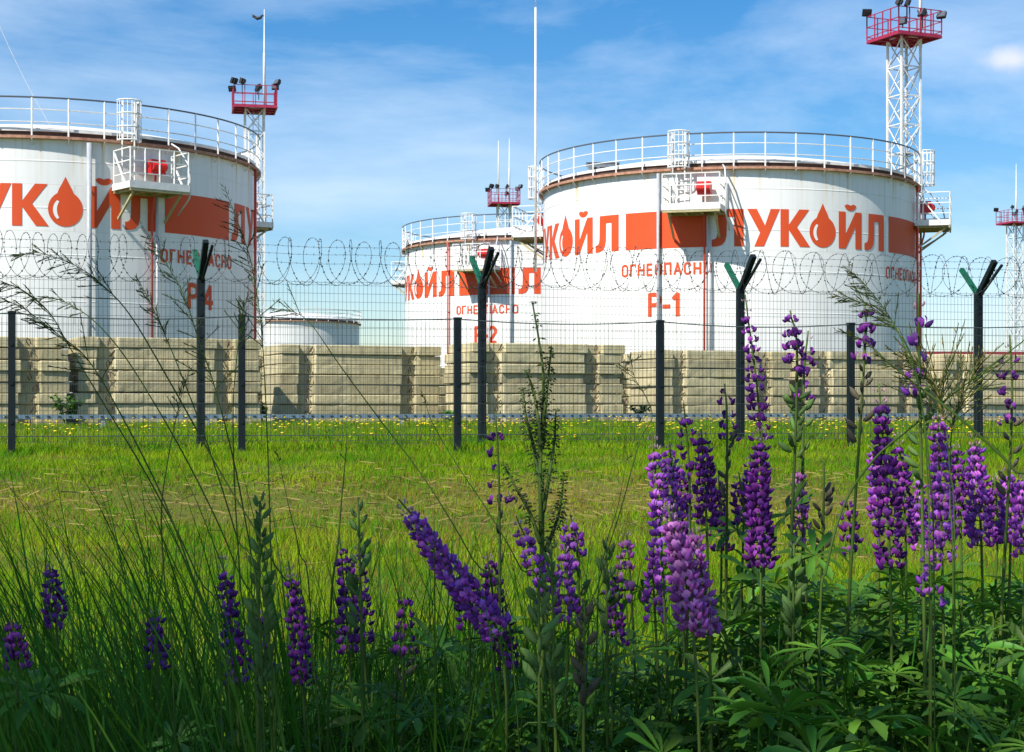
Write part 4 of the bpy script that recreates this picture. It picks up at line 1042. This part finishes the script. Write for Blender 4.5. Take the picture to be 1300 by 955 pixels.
# dock plant
def dock(label, X_px, top, Y, arms):
    bx = (X_px-HX)/F*Y; B = Vector((bx, Y, float(gz(bx, Y))-.02)); r = random.Random(77)
    root = empty('dock_plant', tuple(B), label=label, cat='weed')
    m = MB(); RR = []; OO = []
    for pix in arms:
        pts = [P(px, py, Y+r.uniform(-.02,.02)) for px, py in pix]
        c = bez(pts, 30); m.tube(c, [.0012+.0022*k/30 for k in range(31)], 5)
        k = 0.0
        while k < 27:
            i = int(k); p = c[i]; t = (c[i]-c[i+1]).normalized()
            for q in range(8):
                a = r.uniform(0, 2*PI); o = t.orthogonal().normalized(); side = o*math.cos(a)+t.cross(o)*math.sin(a)
                RR.append(frame_to((side+Vector((0,0,-.4))).normalized(), t)*r.uniform(.0045,.008)*(.6+.4*min(1, k/12))*np.array((1,3.2,3.2))[None,:]); OO.append(tuple(p+side*r.uniform(.002,.009)*(.4+.6*min(1, k/14))))
            k += r.uniform(.8, 1.9)
    m.tube(bez([B, P(X_px, 640, Y), P(arms[0][-1][0], arms[0][-1][1], Y)], 10), .004, 6)
    m.build('stem', M['stem'], root, smooth=True)
    stamp('seed_clusters', SV, SF, (np.array(RR), np.array(OO)), M['dock'], root)
    lv = MB()
    for k in range(7):
        z0 = r.uniform(.15, .75); a = r.uniform(0, 2*PI); L = r.uniform(.08, .17); p = B+Vector((0,0,z0)); n0 = len(lv.v)
        d = Vector((math.cos(a), math.sin(a)*.6, 0)); s = Vector((-d.y, d.x, 0)).normalized()
        vs = []; 
        for i in range(6):
            t = i/5; w = .017*math.sin(PI*min(1, t*.92+.06)); q = p+d*L*t+Vector((0,0,L*(.7*t-1.0*t*t)))
            vs += [q-s*w, q+Vector((0,0,-.004)), q+s*w]
        lv.add(vs, [(i*3+j, i*3+j+1, i*3+j+4, i*3+j+3) for i in range(5) for j in range(2)])
    lv.build('foliage', M['leaf'], root, smooth=True)
dock('tall dark branching dock plant with seed clusters, standing at centre', 688, 380, 2.3,
     [[(676,384),(684,430),(690,480),(688,540),(686,600),(687,680)], [(668,470),(678,500),(684,540),(686,580)], [(700,440),(696,480),(692,520),(688,570)],
      [(663,492),(668,530),(678,570),(686,620)], [(706,520),(704,560),(698,600),(690,650)], [(716,600),(712,640),(704,670),(692,700)], [(640,590),(655,620),(672,650),(686,690)]])

# understorey: tall blades on the left, lupin leaves on the right
def understorey():
    n = 2900
    y = nr.uniform(1.9, 3.9, n); x = (nr.uniform(-80, 760, n)-HX)/F*y+nr.uniform(-.05,.05,n)
    x[:260] = nr.uniform(-1.6, 1.6, 260)
    blades('tall_grass', n, x, y, nr.uniform(.26, .68, n), nr.uniform(.004, .012, n), M['tallgrass'], lean=.55, segs=6, label='dense tall shaded grass blades at the lower left')
    n = 420
    y = nr.uniform(1.9, 3.0, n); x = (nr.uniform(-60, 420, n)-HX)/F*y
    az = nr.normal(PI, .6, n)
    blades('tall_grass', n, x, y, nr.uniform(.55, .98, n), nr.uniform(.004, .008, n), M['tallgrass'], lean=.5, segs=8, bend=az, label='longest grass blades leaning left in front of the lawn')
    n = 900
    y = nr.uniform(2.1, 3.6, n); x = (nr.uniform(-60, 860, n)-HX)/F*y
    blades('tall_grass', n, x, y, nr.uniform(.5, .86, n), nr.uniform(.0025, .006, n), M['tallgrass'], lean=.35, segs=7, label='fine upright grass blades between the lupins and in front of the lawn')
    # leaves
    RR = {0:[],1:[],2:[],3:[]}; OO = {0:[],1:[],2:[],3:[]}; st = MB(); r = random.Random(5)
    def put(px0, px1, z0, z1, y0, y1, n, s0, s1):
        for _ in range(n):
            y = r.uniform(y0, y1); x = (r.uniform(px0, px1)-HX)/F*y; z = r.uniform(z0, z1)
            k = r.randrange(4); az = r.uniform(0, 6.28)
            RR[k].append(rot3(az, r.uniform(.0, .85), r.uniform(0, 6.28), r.uniform(s0, s1))); OO[k].append((x, y, z))
            b = Vector((x+r.uniform(-.1,.1), y+r.uniform(-.08,.08), 0))
            st.tube([b, Vector((x, y, z)).lerp(b, .3)+Vector((0,0,.02)), (x, y, z)], .0014, 4, cap=False)
    put(900, 1340, .26, .60, 1.9, 3.3, 520, .045, .080)
    put(940, 1340, .50, .68, 2.1, 3.0, 110, .04, .065)
    put(560, 960, .12, .50, 1.9, 3.1, 330, .04, .07)
    put(200, 600, .10, .46, 2.0, 3.0, 200, .035, .06)
    put(400, 900, .36, .58, 2.2, 3.1, 170, .030, .050)
    put(-100, 1400, .05, .30, 1.7, 3.6, 300, .04, .07)
    V = []; 
    mb = MB(); mb.v = st.v; mb.f = st.f
    for k in range(4):
        if not RR[k]: continue
        tv, tf = LT[k]; w = (np.einsum('mij,nj->mni', np.array(RR[k]), tv)+np.array(OO[k])[:, None, :])
        for q in w:
            b = len(mb.v); mb.v += [tuple(p) for p in q]; mb.f += [tuple(i+b for i in f) for f in tf]
    tag(mb.build('lupin_undergrowth', M['leaf'], None, smooth=True), 'mass of green palmate lupin leaves at the foot of the flowers', 'undergrowth', kind='stuff')
understorey()

# ------------------------------------------------------------------ trees behind the camera that shade the flowers
def tree(label, x, y, crown, nleaf, seed):
    r = random.Random(seed); q = np.random.default_rng(seed); z0 = float(gz(x, y))
    root = empty('roadside_tree', (x, y, z0), label=label, cat='tree', group='trees behind the viewer')
    t = MB(); top = Vector((x+.3, y, crown[0][2]-.5)); tr = bez([(x, y, z0-.1), (x+.1, y+.05, 2), tuple(top)], 10)
    t.tube(tr, [.19-.010*k for k in range(11)], 10); t.build('trunk', M['bark'], root, smooth=True)
    l = MB(); C_ = []
    for cx, cy, cz, cr in crown:
        c = Vector((cx, cy, cz)); l.tube(bez([tuple(tr[6]), tuple(tr[6].lerp(c, .5)+Vector((0,0,.3))), tuple(c)], 8), [.08-.008*k for k in range(9)], 7)
        m = int(nleaf*cr**2*(.22 if cz > 6.2 else 1)); d = q.normal(size=(m, 3)); d /= np.linalg.norm(d, axis=1)[:, None]
        rad = cr*q.uniform(0, 1, m)**.45; clump = np.sin(d[:, 0]*6+cx)*np.sin(d[:, 1]*7+cy)*np.sin(d[:, 2]*6+cz)
        keep = clump > -.22
        C_.append((d*rad[:, None]*np.array((1,1,.75))+np.array((cx, cy, cz)))[keep])
    l.build('limbs', M['bark'], root, smooth=True)
    O = np.concatenate(C_); m = len(O)
    tv = np.array([(0,0,0),(.4,.32,.05),(1,0,-.1),(.4,-.32,.05)]); A_ = q.normal(size=(m, 3, 3)); Q_, _ = np.linalg.qr(A_)
    stamp('crown', tv, [(0,1,2,3)], (Q_*q.uniform(.08,.14,m)[:, None, None], O), M['treeleaf'], root)
tree('leafy roadside tree behind the viewer, the nearer one', -4.6, -3.6, [(-3.4,-.9,5.2,1.25), (-4.6,-1.4,5.9,1.5), (-3.2,-1.9,6.6,1.4), (-5.4,-.3,5.0,1.2), (-2.0,-1.5,5.0,.55)], 1500, 3)

# ------------------------------------------------------------------ sky, sun, camera
w = bpy.data.worlds.new('World'); SC.world = w; w.use_nodes = True
nt = w.node_tree; N = nt.nodes; L = nt.links; bg = N['Background']
sky = N.new('ShaderNodeTexSky'); sky.sky_type = 'NISHITA'; sky.sun_disc = False
sky.sun_elevation = SUN_EL; sky.sun_rotation = D2R(180)+SUN_AZ; sky.air_density = 1.0; sky.dust_density = .35; sky.ozone_density = 2.5; sky.altitude = 100
tc = N.new('ShaderNodeTexCoord')
mp = N.new('ShaderNodeMapping'); mp.inputs['Scale'].default_value = (1.3, 1.3, 4.2); mp.inputs['Rotation'].default_value = (0, D2R(12), 0); L.new(tc.outputs['Generated'], mp.inputs[0])
nz = N.new('ShaderNodeTexNoise'); nz.inputs['Scale'].default_value = 2.6; nz.inputs['Detail'].default_value = 9; nz.inputs['Roughness'].default_value = .60; nz.inputs['Distortion'].default_value = .25
L.new(mp.outputs[0], nz.inputs['Vector'])
rp = N.new('ShaderNodeValToRGB'); rp.color_ramp.elements[0].position = .44; rp.color_ramp.elements[0].color = (0,0,0,1); rp.color_ramp.elements[1].position = .78; rp.color_ramp.elements[1].color = (.66,.66,.66,1)
L.new(nz.outputs['Fac'], rp.inputs[0])
mx = N.new('ShaderNodeMix'); mx.data_type = 'RGBA'; mx.inputs[7].default_value = (6.0, 7.2, 8.6, 1)
hs = N.new('ShaderNodeHueSaturation'); hs.inputs['Saturation'].default_value = 1.42; tn = N.new('ShaderNodeMix'); tn.data_type = 'RGBA'; tn.blend_type = 'MULTIPLY'; tn.inputs[0].default_value = 1; tn.inputs[7].default_value = (.96, .965, 1.0, 1); L.new(sky.outputs[0], tn.inputs[6]); L.new(tn.outputs[2], hs.inputs['Color'])
L.new(rp.outputs[0], mx.inputs[0]); L.new(hs.outputs[0], mx.inputs[6])
# one small puff of cloud at the upper right
dv = Vector((1283-HX, F, HY-75)).normalized()
dp = N.new('ShaderNodeVectorMath'); dp.operation = 'SUBTRACT'; dp.inputs[1].default_value = dv; L.new(tc.outputs['Generated'], dp.inputs[0])
sc2 = N.new('ShaderNodeVectorMath'); sc2.operation = 'MULTIPLY'; sc2.inputs[1].default_value = (52, 52, 125); L.new(dp.outputs[0], sc2.inputs[0])
n4 = N.new('ShaderNodeTexNoise'); n4.inputs['Scale'].default_value = 60; n4.inputs['Detail'].default_value = 4; L.new(tc.outputs['Generated'], n4.inputs['Vector'])
ln = N.new('ShaderNodeVectorMath'); ln.operation = 'LENGTH'; L.new(sc2.outputs[0], ln.inputs[0])
ad = N.new('ShaderNodeMath'); ad.operation = 'MULTIPLY_ADD'; ad.inputs[1].default_value = 1.0; L.new(n4.outputs['Fac'], ad.inputs[0]); L.new(ln.outputs['Value'], ad.inputs[2])
mr = N.new('ShaderNodeMapRange'); mr.interpolation_type = 'SMOOTHSTEP'; mr.inputs['From Min'].default_value = .55; mr.inputs['From Max'].default_value = 1.75; mr.inputs['To Min'].default_value = .75; mr.inputs['To Max'].default_value = 0; L.new(ad.outputs[0], mr.inputs['Value'])
mx3 = N.new('ShaderNodeMix'); mx3.data_type = 'RGBA'; mx3.inputs[7].default_value = (7.2, 7.2, 8.2, 1); L.new(mr.outputs[0], mx3.inputs[0]); L.new(mx.outputs[2], mx3.inputs[6])
L.new(mx3.outputs[2], bg.inputs['Color']); bg.inputs['Strength'].default_value = .099

sl = bpy.data.lights.new('sun', 'SUN'); sl.energy = 5.0; sl.angle = D2R(.53); sl.color = (1, .95, .86)
so = bpy.data.objects.new('sun', sl); COL.objects.link(so)
sd = Vector((-math.sin(SUN_AZ)*math.cos(SUN_EL), -math.cos(SUN_AZ)*math.cos(SUN_EL), math.sin(SUN_EL)))
so.rotation_euler = sd.to_track_quat('Z', 'Y').to_euler(); so.location = (-5, -5, 12)
cam = bpy.data.cameras.new('camera'); co = bpy.data.objects.new('camera', cam); COL.objects.link(co)
cam.sensor_width = 36; cam.sensor_fit = 'HORIZONTAL'; cam.lens = 36*F/1300; cam.shift_y = (HY-477.5)/1300
co.location = (0, 0, EYE); co.rotation_euler = (PI/2, 0, 0); cam.clip_start = .05; cam.clip_end = 5000
SC.camera = co
SC.render.engine = 'CYCLES'
SC.view_settings.view_transform = 'Standard'; SC.view_settings.look = 'None'; SC.view_settings.gamma = 1; SC.view_settings.exposure = .50
